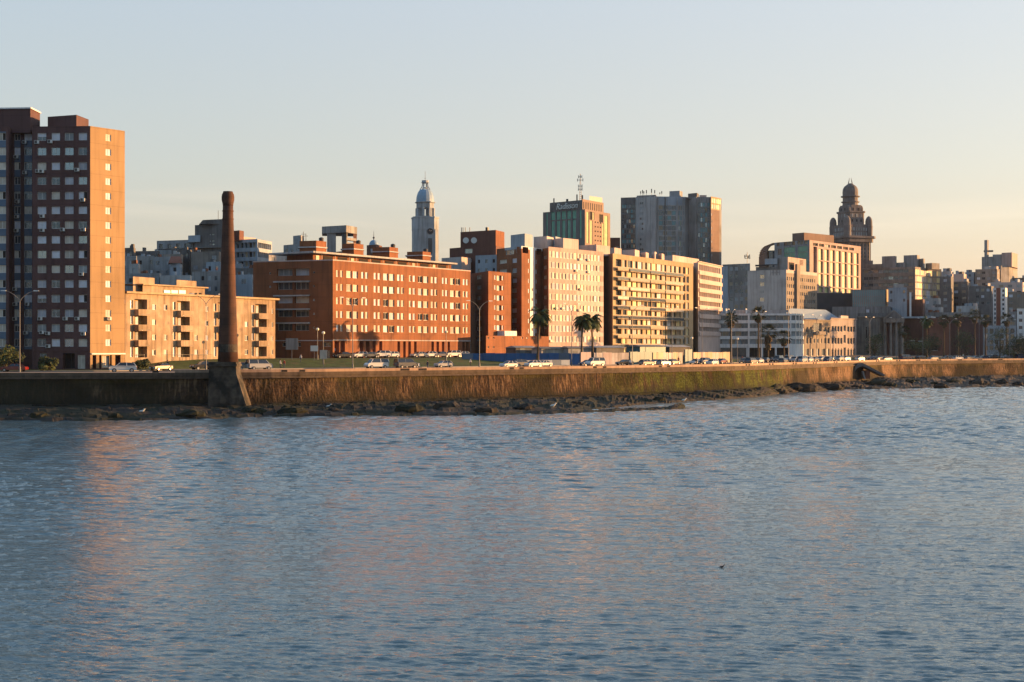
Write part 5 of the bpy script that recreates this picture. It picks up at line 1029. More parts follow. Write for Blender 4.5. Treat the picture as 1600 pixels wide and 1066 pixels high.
# ---- shaded civic buildings and the district at the right
B1 = Bld('brick_hall', 'large windowless dark brick hall with a flat roof slab in the shade', [(1408, 588), (1452, 580), (1486, 584)], 497, z0=6, ref=1, depth=16, wall='brick_dark', base=7); B1.win(0, [(1415, 1430), (1432, 1446)], [(537, 545)], 1430, 'open', d=1.5, mull=1); B1.win(1, [(1455, 1468)], [(540, 548)], 1460, 'open', d=1, mull=1); B1.done()
mb = MB(); xy = [P(1406, 587), P(1455, 578), P(1462, 590), P(1408, 600)]; mb.prism(xy, B1.ztop, B1.ztop + .7); B1.part('roof_slab', mb, 'blue_grey')
for px, py in ((1427, 532.5), (1439.5, 533.5)): mb = MB(); f = B1.faces[0]; mb.fbox(f, f.u(px - 3.2), f.u(px + 3.2), f.z(px, py) - .2, f.z(px, py) + .2, .2, 1.2); B1.part('awning', mb, 'white_paint')
B2 = simple('brick_hall', 'plain red brown brick hall lower on the right of the flat slabbed hall', [(1483, 592), (1536, 590)], 504, 'brick_brown', 41, z0=6, skip=1, depth=14); B2b = simple('brick_hall', 'upper brick volume behind the plain brick hall', [(1456, 604), (1520, 600)], 495.5, 'brick_brown', 42, z0=6, skip=1, depth=10)
B3_ = simple('brick_tower_block', 'square blank brick block rising above the flat roofed brick hall', [(1416, 620), (1442, 612), (1445, 616)], 467.5, 'brick_brown', 43, z0=6, skip=1, depth=12)
D_ = [('grey house with a row of round openings above the brick hall', 1444, 1470, 640, 466, 'concrete_pale', 'office_block'), ('pale low house with scattered windows behind the brick hall', 1444, 1474, 628, 480, 'concrete_pale', 'house'), ('long pale terrace with a line of small windows behind the brick roof', 1446, 1530, 622, 488, 'concrete', 'house'), ('pale walled house with arched windows left of the striped tower', 1494, 1528, 632, 478, 'concrete_pale', 'house'),
 ('dark apartment block with lit spots on its balconies, right of the sunlit office', 1468, 1490, 690, 432, 'concrete_dark', 'apartment_block'), ('taller dark apartment block with brick parts', 1488, 1516, 700, 440, 'concrete_dark', 'apartment_block'), ('dark grey apartment block left of the red striped block', 1514, 1553, 680, 447, 'concrete_dark', 'apartment_block'),
 ('small sunlit pink topped house on the skyline', 1489, 1510, 740, 428, 'pink_pale', 'house'), ('pale block on the skyline right of the sunlit office', 1471, 1490, 760, 424, 'concrete_pale', 'apartment_block'), ('grey block with blue windows on the skyline left of the silo', 1508, 1526, 780, 425, 'blue_grey', 'apartment_block'),
 ('brown shaded block below the silo', 1524, 1562, 768, 420.5, 'stone', 'apartment_block'), ('low sunlit rooftops block in front of the silo', 1545, 1602, 704, 441, 'pink_pale', 'apartment_block'), ('dark block at the right edge of the skyline', 1577, 1625, 790, 434, 'concrete_dark', 'apartment_block'),
 ('beige and brick block right of the red striped block', 1574, 1640, 676, 456, 'beige', 'apartment_block'), ('grey blank block by the white banded building at the right edge', 1576, 1592, 610, 487, 'concrete', 'apartment_block'), ('white building with bands of windows cut by the right edge', 1589, 1650, 604, 482, 'white_paint', 'office_block'),
 ('low glass fronted pavilion with blue roof near the right edge', 1535, 1588, 596, 509, 'blue_grey', 'pavilion'), ('small grey kiosk building behind the dark trees at the right', 1560, 1600, 600, 530, 'concrete', 'pavilion')]
for k, (lb, a, b_, D, yt, m_, nm) in enumerate(D_):
    if nm == 'pavilion': h = simple(nm, lb, [(a, D + 2), (b_, D)], yt, m_, 60 + k, 'sky grey dark tan', z0=6, depth=10, ww=1.5, gap=.3, fh=2.4, hh=1.9, maxw=60, skip=.05)
    else: h = simple(nm, lb, [(a, D + 3), (b_ - 4, D), (b_, D + 5)], yt, m_, 60 + k, 'dark grey tan open blind' if m_ != 'white_paint' else 'grey dark third', z0=6, depth=11, ww=1.4 + .3 * (k % 3), gap=.9 + .5 * (k % 2), fh=3.1, hh=1.4, maxw=30, skip=.15, cat='building' if nm != 'house' else 'house')
    rg = random.Random(100 + k)
    if nm != 'pavilion':
        for q in range(3): pa = rg.uniform(a + 1, b_ - 7); h.block('rooftop_room', [(pa, D + 4), (pa + rg.uniform(3, 6), D + 3.6), (pa + 7, D + 6)], yt - rg.uniform(1.5, 5), h.ztop - .6, rg.choice(('concrete_pale', 'pink_pale', 'concrete_dark', 'blue_grey', 'brick_roof')), 3)
SR = Bld('apartment_block', 'slim white apartment block with a vertical red stripe and stacked windows', [(1551.5, 648), (1571, 642), (1574, 650)], 449.5, z0=6, ref=1, depth=12, wall='white_paint', base=7); f = SR.faces[0]; SR.paint[0].append((f.u(1556.5), f.u(1563.5), 6, SR.ztop, 'tile_red')); SR.win(0, [(1553, 1555.8), (1565.5, 1569)], rows(453, 4.2, 7.0, 9), 1555, 'dark', d=.2, mull=1); SR.done()
# silo like concrete building
SL = Bld('silo_building', 'bare concrete silo building with a thin tower, sunlit on its right end', [(1534, 790), (1564, 780), (1577, 784), (1590, 806)], 415, z0=12, ref=1, depth=16, wall='concrete', base=14)
SL.win(0, [(1568, 1570)], [(411, 414)], 1560, 'dark', mull=1); SL.done()
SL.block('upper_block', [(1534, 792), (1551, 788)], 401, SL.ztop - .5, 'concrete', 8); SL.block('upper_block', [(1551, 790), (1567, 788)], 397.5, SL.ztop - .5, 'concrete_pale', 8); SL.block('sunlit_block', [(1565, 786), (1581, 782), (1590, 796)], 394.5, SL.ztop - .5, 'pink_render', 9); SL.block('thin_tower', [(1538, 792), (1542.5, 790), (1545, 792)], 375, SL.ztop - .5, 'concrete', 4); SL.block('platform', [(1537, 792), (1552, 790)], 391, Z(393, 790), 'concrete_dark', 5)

# ---- blocks further along the shore, outside the picture to the right: the low sun throws their shadow over the civic buildings
for lb, x0, y0, x1, y1, zt in (('grey seafront apartment block standing beyond the right edge of the view', 203, 491, 226, 534, 35), ('long seafront apartment block farther beyond the right edge', 300, 604, 332, 705, 40)):
    o = Bld('apartment_block', lb, [(0, 100), (1, 100)], 0, z0=5.5, ztop=zt, wall='concrete_pale', base=6.4)
    o.xy = [(x0, y1), (x0, y0), (x1, y0)]; o.backpts = [(x1, y1)]; o.faces = [Face(o.xy[0], o.xy[1]), Face(o.xy[1], o.xy[2])]; o.holes = [[], []]; o.paint = [[], []]
    o.root.location = ((x0 + x1) / 2, (y0 + y1) / 2, 6.4); o.auto(0, 1.8, 1.6, 3.2, 1.6, styles='grey dark blind'); o.auto(1, 1.8, 1.4, 3.2, 1.6, styles='grey dark blind'); o.done(maxw=40)
# ================================================================ CHIMNEY AND RUIN ON THE ROCKS
DCH = 231.0; xch, ych = P(356.2, DCH); zq = lambda py: Z(py, DCH); pm = DCH / F
CY = empty('chimney', (xch, ych, .3), 'tall old brick factory chimney on a sloping stone pedestal by the water', 'chimney')
def ch(name, fn, m, smooth=False): mb = MB(); fn(mb); return mb.build(name, [M(q) for q in (m if isinstance(m, list) else [m])], CY, smooth=smooth)
ch('shaft', lambda m: m.lathe(xch, ych, [(15.9 * pm, zq(566)), (14.6 * pm, zq(537)), (13.3 * pm, zq(495)), (11.5 * pm, zq(430)), (9.9 * pm, zq(380)), (8.5 * pm, zq(345)), (8.0 * pm, zq(322))], 32), 'chimney_brick', True)
ch('crown', lambda m: m.lathe(xch, ych, [(8.0 * pm, zq(322.2)), (8.5 * pm, zq(318)), (9.7 * pm, zq(313)), (9.8 * pm, zq(308)), (9.2 * pm, zq(304)), (7.6 * pm, zq(301)), (7.4 * pm, zq(299.4)), (5.8 * pm, zq(299.2)), (5.6 * pm, zq(302))], 32), 'chimney_brick', True)
for py in (329.5, 342): ch('iron_band', lambda m: m.lathe(xch, ych, [(8.4 * pm, zq(py + 1.2)), (9.0 * pm, zq(py + 1.0)), (9.0 * pm, zq(py - .3)), (8.3 * pm, zq(py - .5))], 32), 'chimney_brick')
ch('lower_band', lambda m: m.lathe(xch, ych, [(15.2 * pm, zq(566)), (15.2 * pm, zq(541)), (14.9 * pm, zq(538))], 32), 'pedestal_stone')
hp = 18.5 * pm
def ped(m):
    x0, x1, y0, y1 = xch - 25.5 * pm, xch + 16 * pm, ych - hp, ych + hp; zt, zb = zq(572), -.8
    n_ = 6
    for k in range(n_):           # courses step out towards the foot, more on the right
        a, b = k / n_, (k + 1) / n_
        def xr(t): return x1 + (24 * pm) * max(0, (t - .12) / .88)
        def yr(t): return y0 - (7 * pm) * t
        za, zb_ = zt + (zb - zt) * a, zt + (zb - zt) * b
        m.hexa([(x0 - 1.6 * pm * b, yr(b), zb_), (xr(b), yr(b) , zb_), (xr(b), y1, zb_), (x0 - 1.6 * pm * b, y1, zb_)], [(x0 - 1.6 * pm * a, yr(a), za), (xr(a), yr(a), za), (xr(a), y1, za), (x0 - 1.6 * pm * a, y1, za)])
ch('pedestal', ped, 'pedestal_stone')
ch('pedestal_cornice', lambda m: (m.box(xch - 28 * pm, ych - hp - .35, zq(572.2), xch + 18 * pm, ych + hp, zq(568.6)), m.box(xch - 26.5 * pm, ych - hp - .15, zq(568.6), xch + 16.6 * pm, ych + hp, zq(565.6))), 'pedestal_stone')
# collapsed concrete outfall
DO = 393; xo = lambda px: P(px, DO)[0]; zo = lambda py: Z(py, DO)
RU = empty('ruined_outfall', (*P(1350, DO), .9), 'collapsed concrete tunnel of curved wall and fallen slab on the rocks below the promenade', 'ruin')
mb = MB(); pts = []
for k in range(11):
    a = R(185 - 100 * k / 10); pts.append((xo(1345) + 17.5 * DO / F * math.cos(a), zo(590) + 22 * DO / F * math.sin(a)))
for (xa, za), (xb, zb) in zip(pts, pts[1:]):
    s_ = .80; ca, cb = (xo(1345) + (xa - xo(1345)) * s_, zo(590) + (za - zo(590)) * s_), (xo(1345) + (xb - xo(1345)) * s_, zo(590) + (zb - zo(590)) * s_)
    mb.hexa([(xa, DO - 2, za), (ca[0], DO - 2, ca[1]), (ca[0], DO + 7, ca[1]), (xa, DO + 7, za)], [(xb, DO - 2, zb), (cb[0], DO - 2, cb[1]), (cb[0], DO + 7, cb[1]), (xb, DO + 7, zb)])
mb.build('curved_wall', M('concrete_dark'), RU)
mb = MB(); mb.hexa([(xo(1343), DO - 2, zo(570.5)), (xo(1377), DO - 3, zo(588)), (xo(1380), DO + 5, zo(588)), (xo(1345), DO + 6, zo(570.5))], [(xo(1345), DO - 2, zo(567)), (xo(1379), DO - 3, zo(585.5)), (xo(1382), DO + 5, zo(585.5)), (xo(1347), DO + 6, zo(567))]); mb.build('fallen_slab', M('concrete_dark'), RU)
mb = MB(); mb.box(xo(1351), DO - 1, zo(592), xo(1358), DO + 3, zo(579)); mb.build('rusty_tank', M('tile_red'), RU)
mb = MB(); mb.hexa([(xo(1347.5), DO - 2, zo(592)), (xo(1350), DO - 2, zo(592)), (xo(1350), DO, zo(592)), (xo(1347.5), DO, zo(592))], [(xo(1345), DO - 2, zo(581)), (xo(1346.5), DO - 2, zo(580)), (xo(1346.5), DO, zo(580)), (xo(1345), DO, zo(581))]); mb.build('leaning_beam', M('concrete_pale'), RU)
# ================================================================ HOARDINGS, BOUNDARY WALL, SHEDS
def along(name, label, cat, a, b, qa, qb, h, m, z=None, posts=3.0, patches=None, group=None, th=.12):
    p0, p1 = Gp(a, qa), Gp(b, qb); fc = Face(p0[:2], p1[:2]); z0 = (z if z is not None else min(ground(a, qa), ground(b, qb))) - .15
    o = empty(name, (*p0[:2], z0 + .1), label, cat, group); mb = MB(); n_ = max(1, int(fc.L / 2.4)); rg = random.Random(int(a))
    for k in range(n_): u0, u1 = fc.L * k / n_, fc.L * (k + 1) / n_; j = rg.uniform(-.04, .04); mb.fbox(fc, u0 + .02, u1 - .02, z0, z0 + h + rg.uniform(-.06, .06), j, j + th, rg.randrange(len(m)) if isinstance(m, list) and rg.random() < .4 else 0)
    mb.build('panel', [M(q) for q in (m if isinstance(m, list) else [m])], o); mb = MB()
    for k in range(n_ + 1): u = fc.L * k / n_; mb.fbox(fc, u - .06, u + .06, z0, z0 + h + .1, -.2, -.06)
    mb.build('post', M('mid_metal'), o); return o
along('hoarding', 'long dark blue site hoarding on the grass below the brick towers', 'fence', 722, 906, 46, 33.5, 2.9, ['hoard_blue', 'blue_panel'])
along('hoarding', 'lighter blue lower hoarding behind the group of parked cars', 'fence', 806, 890, 34.5, 32.6, 1.5, ['blue_grey', 'blue_panel'])
along('hoarding', 'white streaky hoarding left of the twin palms', 'fence', 907, 923, 33.2, 33.2, 3.2, ['hoard_white', 'pink_pale'])
along('hoarding', 'white streaky hoarding right of the twin palms', 'fence', 928, 982, 33.2, 33.2, 3.0, ['hoard_white', 'pink_pale'])
along('hoarding', 'teal hoarding below the balcony block', 'fence', 984, 1018, 33.2, 33.2, 3.2, 'hoard_teal')
along('hoarding', 'yellowish tan hoarding with graffiti stains between teal panels', 'fence', 1020, 1066, 33.2, 33.2, 3.0, ['hoard_tan', 'hoard_white'])
along('site_gate', 'tall teal site gate at the end of the tan hoarding', 'gate', 1070, 1081, 33.2, 33.2, 3.8, 'hoard_teal')
along('boundary_wall', 'tan masonry wall with piled material behind it in front of the pink banded block', 'wall', 1083, 1140, 33.2, 33.2, 3.0, ['hoard_tan', 'pink_pale'])
along('boundary_wall', 'low tan garden wall in front of the cream block', 'wall', 196, 332, 51, 51, 1.6, 'cream_render', z=6.7)
for k, (lb, a, b, q, h, m_) in enumerate((('dark roofed site shed behind the blue hoarding', 806, 838, 50, 3.0, 'concrete_dark'), ('low grey site shed behind the white hoarding', 888, 925, 43, 3.6, 'grey_render'), ('long dark canopy left of the teal hoarding', 932, 975, 42, 3.9, 'concrete_dark'), ('blue grey site cabin above the tan hoarding', 1000, 1040, 41, 4.3, 'hoard_teal'), ('dark site cabin near the teal gate', 1046, 1078, 41, 4.2, 'dark_block'), ('pale site cabin behind the blue hoarding', 846, 882, 45, 3.2, 'concrete_pale'))):
    p0, p1 = Gp(a, q), Gp(b, q); fc = Face(p0[:2], p1[:2]); z0 = ground(a, q) - .2; o = empty('site_shed', (*p0[:2], z0), lb, 'shed', 'sheds on the building site')
    mb = MB(); mb.fbox(fc, 0, fc.L, z0, z0 + h - .5, -4, 0); mb.build('wall', M(m_), o); mb = MB(); mb.hexa([(*fc.at(-.3, .5), z0 + h - .5), (*fc.at(fc.L + .3, .5), z0 + h - .5), (*fc.at(fc.L + .3, -4.4), z0 + h - .5), (*fc.at(-.3, -4.4), z0 + h - .5)], [(*fc.at(0, -1.7), z0 + h), (*fc.at(fc.L, -1.7), z0 + h), (*fc.at(fc.L, -1.9), z0 + h), (*fc.at(0, -1.9), z0 + h)]); mb.build('roof', M('roof_grey' if k % 2 else 'grey_render'), o)
    mb = MB(); mb.fbox(fc, fc.L * .2, fc.L * .2 + 1.4, z0 + 1.2, z0 + 2.4, 0, .04); mb.build('window', M('blind_grey'), o)
# ================================================================ CARS
for nm, col in (('car_white', (.6, .6, .58)), ('car_silver', (.36, .37, .38)), ('car_black', (.012, .012, .014)), ('car_red', (.16, .015, .012)), ('car_blue', (.02, .035, .09)), ('car_grey', (.10, .105, .11)), ('car_tan', (.30, .26, .2))):
    m = mat(nm, col, .28, .06, spec=.5); m.node_tree.nodes['Principled BSDF'].inputs['Coat Weight'].default_value = .6
mat('tyre', (.012, .012, .012), .9, .2); mat('rim', (.35, .35, .36), .35, .1, metal=.7); mat('tail_light', (.30, .01, .01), .3, .1); mat('head_light', (.7, .7, .66), .2, .05)
glassmat('car_glass', (.05, .06, .07), .05, .6)
KIND = {   # half profile along x (length): body outline (x, z) and glasshouse outline
 'hatchback': dict(L=4.0, Wd=1.7, body=[(-2.0, .35), (-2.0, .78), (-1.85, .93), (-.85, 1.0), (1.75, 1.0), (1.98, .85), (2.0, .35)], cab=[(-1.0, .98), (-.35, 1.45), (.1, 1.5), (1.3, 1.46), (1.85, .98)], wh=(-1.25, 1.25), r=.31),
 'sedan': dict(L=4.5, Wd=1.75, body=[(-2.25, .35), (-2.25, .72), (-2.1, .88), (-.9, .96), (1.5, .98), (2.2, .92), (2.25, .35)], cab=[(-.95, .95), (-.25, 1.4), (.1, 1.44), (.85, 1.4), (1.55, .96)], wh=(-1.4, 1.38), r=.32),
 'suv': dict(L=4.6, Wd=1.85, body=[(-2.3, .42), (-2.3, .95), (-2.1, 1.1), (-1.0, 1.16), (2.15, 1.14), (2.3, .95), (2.3, .42)], cab=[(-1.15, 1.13), (-.5, 1.66), (0, 1.72), (1.7, 1.68), (2.15, 1.13)], wh=(-1.42, 1.42), r=.37),
 'van': dict(L=4.9, Wd=1.9, body=[(-2.45, .4), (-2.45, .9), (-2.2, 1.15), (-1.6, 1.25), (2.4, 1.25), (2.45, .4)], cab=[(-1.7, 1.23), (-1.15, 1.9), (-.8, 1.98), (2.3, 1.98), (2.42, 1.23)], wh=(-1.55, 1.5), r=.34),
 'pickup': dict(L=5.0, Wd=1.85, body=[(-2.5, .45), (-2.5, .95), (-2.3, 1.08), (-1.0, 1.12), (.7, 1.1), (2.5, 1.1), (2.5, .45)], cab=[(-1.1, 1.1), (-.5, 1.66), (-.1, 1.72), (.5, 1.70), (.75, 1.1)], wh=(-1.6, 1.55), r=.38)}
CARS = {}
def make_car(kind):
    k = KIND[kind]; root = empty('car', (0, 0, 0)); hw = k['Wd'] / 2; mb = MB(); B_ = k['body']; n_ = len(B_)
    # body shell with wheel arches cut as steps of the sill, tucked in at top
    sect = [(y, s) for y, s in ((-hw, .96), (-hw * .97, 1.0), (hw * .97, 1.0), (hw, .96))]
    rings = []
    for y, s in ((-hw * .9, .985), (-hw, .96), (hw, .96), (hw * .9, .985)): rings.append([(x * (s if abs(y) < hw else s + .02), y, z - (0 if abs(y) < hw else .05 if z > .8 else -.03)) for x, z in B_])
    for a, b in zip(rings, rings[1:]):
        for j in range(n_ - 1): mb.face([a[j], a[j + 1], b[j + 1], b[j]])
        mb.face([a[-1], a[0], b[0], b[-1]])
    mb.face(rings[0]); mb.face(rings[-1][::-1])
    C_ = k['cab']; hc = hw * .80; ht = hw * .68; top = max(z for x, z in C_)
    ra = [(x, -(ht if z > 1.2 and z > top - .35 else hw * .93), z) for x, z in C_]; rb = [(x, -y, z) for x, y, z in ra]
    for j in range(1, len(C_) - 2): mb.face([ra[j], ra[j + 1], rb[j + 1], rb[j]])
    for i_, (xa, xb) in enumerate(((C_[0], C_[1]), (C_[-2], C_[-1]))):   # pillars
        for s in (-1, 1):
            ya, yb = (hw * .93, ht) if i_ == 0 else (ht, hw * .93); mb.hexa([(xa[0] - .02, s * ya, xa[1]), (xa[0] + .08, s * ya, xa[1]), (xa[0] + .08, s * (ya - .06), xa[1]), (xa[0] - .02, s * (ya - .06), xa[1])], [(xb[0] - .02, s * yb, xb[1]), (xb[0] + .08, s * yb, xb[1]), (xb[0] + .08, s * (yb - .06), xb[1]), (xb[0] - .02, s * (yb - .06), xb[1])])
    mid = (C_[1][0] + C_[-2][0]) / 2
    for s in (-1, 1): mb.hexa([(mid - .05, s * hw * .935, C_[0][1]), (mid + .05, s * hw * .935, C_[0][1]), (mid + .05, s * hw * .88, C_[0][1]), (mid - .05, s * hw * .88, C_[0][1])], [(mid - .05, s * (ht + .01), top - .03), (mid + .05, s * (ht + .01), top - .03), (mid + .05, s * (ht - .05), top - .03), (mid - .05, s * (ht - .05), top - .03)])
    body = mb.build('body', M('car_white'), root)
    g_ = MB(); ia = [(x + (.03 if x < 0 else -.03), y * .985, z - .02) for x, y, z in ra]; ib = [(x, -y, z) for x, y, z in ia]
    g_.face(ia); g_.face(ib[::-1]); g_.face([ia[0], ia[1], ib[1], ib[0]]); g_.face([ia[-2], ia[-1], ib[-1], ib[-2]]); g_.build('glass', M('car_glass'), root)
    for x in k['wh']:
        for s in (-1, 1):
            w_ = MB(); r_ = k['r']; w_.tube([(x, s * (hw - .2), r_), (x, s * (hw + .01), r_)], r_, 14); wo = w_.build('wheel', M('tyre'), root); w_ = MB(); w_.tube([(x, s * (hw + .0), r_), (x, s * (hw + .03), r_)], r_ * .6, 10); w_.build('rim', M('rim'), wo, org=tuple(root.location))
    zz_ = B_[1][1] - .12
    for s in (-1, 1):
        q_ = MB(); q_.box(B_[0][0] - .01, s * hw * .62 - .17, zz_ - .14, B_[0][0] + .2, s * hw * .62 + .17, zz_ + .04); q_.build('headlight', M('head_light'), root)
        q_ = MB(); q_.box(B_[-1][0] - .2, s * hw * .75 - .12, zz_ - .1, B_[-1][0] + .015, s * hw * .75 + .12, zz_ + .16); q_.build('tail_light', M('tail_light'), root)
    for c in root.children: pass
    body.material_slots[0].link = 'OBJECT'; body.material_slots[0].material = M('car_white')
    return root
NM = {'hatchback': 'hatchback', 'sedan': 'saloon', 'suv': 'estate car', 'van': 'van', 'pickup': 'pickup truck'}
# (px, q, kind, colour, heading: 0 facing left along the coast, 1 facing right, 2 nose to the sea, place phrase)
CL = [(22, 27, 'sedan', 'red', 0, 'at the far left under the double lamp'), (192, 14.5, 'suv', 'white', 0, 'driving past the foot of the ochre tower'), (252, 29, 'sedan', 'black', 0, 'in front of the low garden wall'), (318, 28, 'pickup', 'black', 0, 'just left of the chimney'),
 (384, 27, 'hatchback', 'tan', 1, 'just right of the chimney shaft'), (405, 26, 'van', 'silver', 1, 'right of the chimney'), (588, 27, 'van', 'white', 0, 'on the road before the arcade'), (634, 26, 'van', 'grey', 1, 'right of the white van'), (640.5, 29, 'hatchback', 'white', 1, 'beside the dark van'),
 (693, 28, 'hatchback', 'silver', 0, 'below the right end of the brick block'), (795, 17, 'hatchback', 'white', 0, 'leftmost of the four near the blue hoarding'), (815, 24, 'suv', 'grey', 1, 'second of the four near the blue hoarding'), (833, 21, 'hatchback', 'white', 0, 'third of the four near the blue hoarding'), (849, 23, 'sedan', 'white', 0, 'rightmost of the four near the blue hoarding'),
 (918, 26, 'sedan', 'blue', 0, 'under the twin palms'), (930, 23, 'van', 'white', 0, 'right below the twin palms'), (976, 27, 'sedan', 'black', 0, 'before the teal hoarding'), (1010, 22, 'hatchback', 'tan', 1, 'left of the tan hoarding'), (1024, 27, 'sedan', 'blue', 0, 'before the tan hoarding'), (1037, 23, 'hatchback', 'silver', 1, 'below the tan hoarding'), (1052, 28, 'sedan', 'black', 1, 'near the teal gate'),
 (1087, 27, 'sedan', 'white', 0, 'beside the teal gate'), (1100, 26, 'suv', 'blue', 0, 'at the left end of the tan wall'), (1113, 17, 'hatchback', 'white', 0, 'lowest before the tan wall'), (1127, 26, 'sedan', 'red', 0, 'at the right end of the tan wall')]
UP = [(562, 'white', 'hatchback'), (577, 'grey', 'sedan'), (596, 'white', 'suv'), (611, 'white', 'hatchback'), (655, 'silver', 'sedan'), (671, 'white', 'hatchback'), (688, 'blue', 'sedan'), (707, 'white', 'suv'), (722, 'silver', 'hatchback'), (536, 'black', 'sedan')]
for k, (px, col, kd) in enumerate(sorted(UP)): CL.append((px, 53.5, kd, col, 0, 'parked on the grass crest below the arcade, ' + ['leftmost', 'second', 'third', 'fourth', 'fifth', 'sixth', 'seventh', 'eighth', 'ninth', 'tenth'][k] + ' from the left'))
rg = random.Random(77); px = 1163
while px < 1600:
    gap = rg.uniform(7, 12) if px < 1320 else rg.uniform(9, 24)
    if not 1402 < px < 1412: CL.append((px, rg.choice((13, 22, 27, 29)), rg.choice(('hatchback', 'sedan', 'suv', 'hatchback', 'van')), rg.choice(('white', 'silver', 'black', 'grey', 'black', 'red', 'blue', 'grey')), rg.choice((0, 0, 1)), None))
    px += gap
CL.sort()
LAND = [(1157, 1200, 'before the white banded left half'), (1200, 1256, 'before the right half of the white banded block'), (1256, 1298, 'before the beige townhouse'), (1298, 1340, 'before the pink townhouse'), (1340, 1412, 'before the classical church'), (1412, 1480, 'before the flat slabbed brick hall'), (1480, 1540, 'before the plain brick hall'), (1540, 1700, 'near the right edge below the dark trees')]
NTH = ['leftmost', 'second', 'third', 'fourth', 'fifth', 'sixth', 'seventh', 'eighth', 'ninth', 'tenth', 'eleventh']
cnt = {}
for px, q, kd, col, hd, ph in CL:
    first = kd not in CARS
    if first: CARS[kd] = make_car(kd)
    o = CARS[kd] if first else copy_tree(CARS[kd])
    x, y, an = Gp(px, q); o.location = (x, y, 6.454 if 8.7 < q < 31 else (6.59 if q < 33 else ground(px, q) + .02)); o.rotation_euler = (0, 0, an + (math.pi if hd == 1 else 0) + rg.uniform(-.04, .04)); o.name = 'car' if kd not in ('van', 'pickup') else kd
    for c in [k for k in sc.objects if k.parent == o]:
        if c.name.startswith('body'): c.material_slots[0].link = 'OBJECT'; c.material_slots[0].material = M('car_' + col)
    if ph is None:
        L_ = [z_ for z_ in LAND if z_[0] <= px < z_[1]][0]; n_ = cnt.get(L_[2], 0); cnt[L_[2]] = n_ + 1; ph = L_[2] + ', ' + NTH[n_] + ' from the left'
    if ph.endswith(' from the left'): lb = f'{col} {NM[kd]} on the shore road {ph}'.replace(' on the shore road', '')
    else: lb = f'{col} {NM[kd]} {ph}'
    tag(o, lb.replace('driving past', 'driving past'), 'van' if kd == 'van' else ('pickup' if kd == 'pickup' else 'car'), 'vehicles along the shore road')
# ================================================================ LAMPS
def lamp_proto(h, arms, globe=False):
    r = empty('street_lamp', (0, 0, 0)); mb = MB(); mb.tube([(0, 0, -.2), (0, 0, .9), (0, 0, 1.0), (0, 0, h - 1.8)], [.17, .17, .09, .065], 8); mb.build('pole', M('mid_metal'), r)
    for s in arms:
        mb = MB(); pts = [(s * (2.4 * t ** 1.3), 0, h - 1.8 + 1.9 * math.sin(t * 1.35)) for t in (0, .25, .5, .75, 1)]; mb.tube(pts, [.06, .055, .05, .04, .035], 6); mb.build('arm', M('mid_metal'), r)
        mb = MB(); x = s * 2.4; mb.hexa([(x - s * .1, -.13, h - .03), (x + s * .8, -.1, h + .02), (x + s * .8, .1, h + .02), (x - s * .1, .13, h - .03)], [(x - s * .1, -.09, h + .17), (x + s * .8, -.06, h + .14), (x + s * .8, .06, h + .14), (x - s * .1, .09, h + .17)]); mb.build('lamp_head', M('window_ac'), r)
    if globe: mb = MB(); mb.tube([(0, 0, h - 1.8), (0, 0, h - .3)], .07, 6); mb.build('bracket', M('mid_metal'), r); mb = MB(); mb.lathe(0, 0, [(.1, h - .35), (.3, h - .2), (.36, h), (.28, h + .2), (.08, h + .3)], 10); mb.build('globe', M('lamp_glow'), r, smooth=True)
    return r
dbl = lamp_proto(14.0, (-1, 1)); glb = lamp_proto(6.5, (), True)
LM = [(31, 25, 'in front of the brown tower\'s blue panels'), (322, 25, 'before the cream block, left of the chimney'), (551, 25, 'before the left part of the brick arcade'), (749, 25, 'before the dark gap right of the long brick block'), (893, 25, 'between the lone palm and the twin palms'), (988, 25, 'before the left part of the balcony block'), (1050, 25, 'before the right part of the balcony block'), (1097, 25, 'before the pink banded block'),
 (1143, 24, 'at the left end of the white banded block'), (1189, 24, 'before the middle of the white banded block'), (1232, 24, 'before the right part of the white banded block'), (1276, 24, 'before the beige townhouse'), (1359, 24, 'before the arched window of the classical church'), (1401, 24, 'before the columns of the classical church'), (1442, 24, 'before the flat slabbed brick hall'), (1484, 24, 'where the two brick halls meet'), (1530, 24, 'before the right end of the plain brick hall'), (1577, 24, 'before the dark trees at the right edge')]
for k, (px, q, ph) in enumerate(LM):
    o = dbl if k == 0 else copy_tree(dbl); x, y, an = Gp(px, q); o.location = (x, y, 6.454); o.rotation_euler = (0, 0, an + R(100 if px < 250 else 78) * 0 + (R(-8) if k % 2 else R(6))); tag(o, 'tall double armed grey street lamp ' + ph, 'street lamp', 'double armed lamps along the shore road')
for k, (px, q, ph) in enumerate([(496, 47, 'on the grass before the shaded end of the brick block'), (505, 41, 'beside the notice board on the grass'), (697, 44, 'on the grass before the right half of the arcade'), (1081, 36, 'rising above the teal gate'), (1152, 33, 'at the right end of the tan wall')]):
    o = glb if k == 0 else copy_tree(glb); x, y, an = Gp(px, q); o.location = (x, y, ground(px, q)); tag(o, 'pale globe lamp ' + ph, 'street lamp', 'globe lamps in the verge')
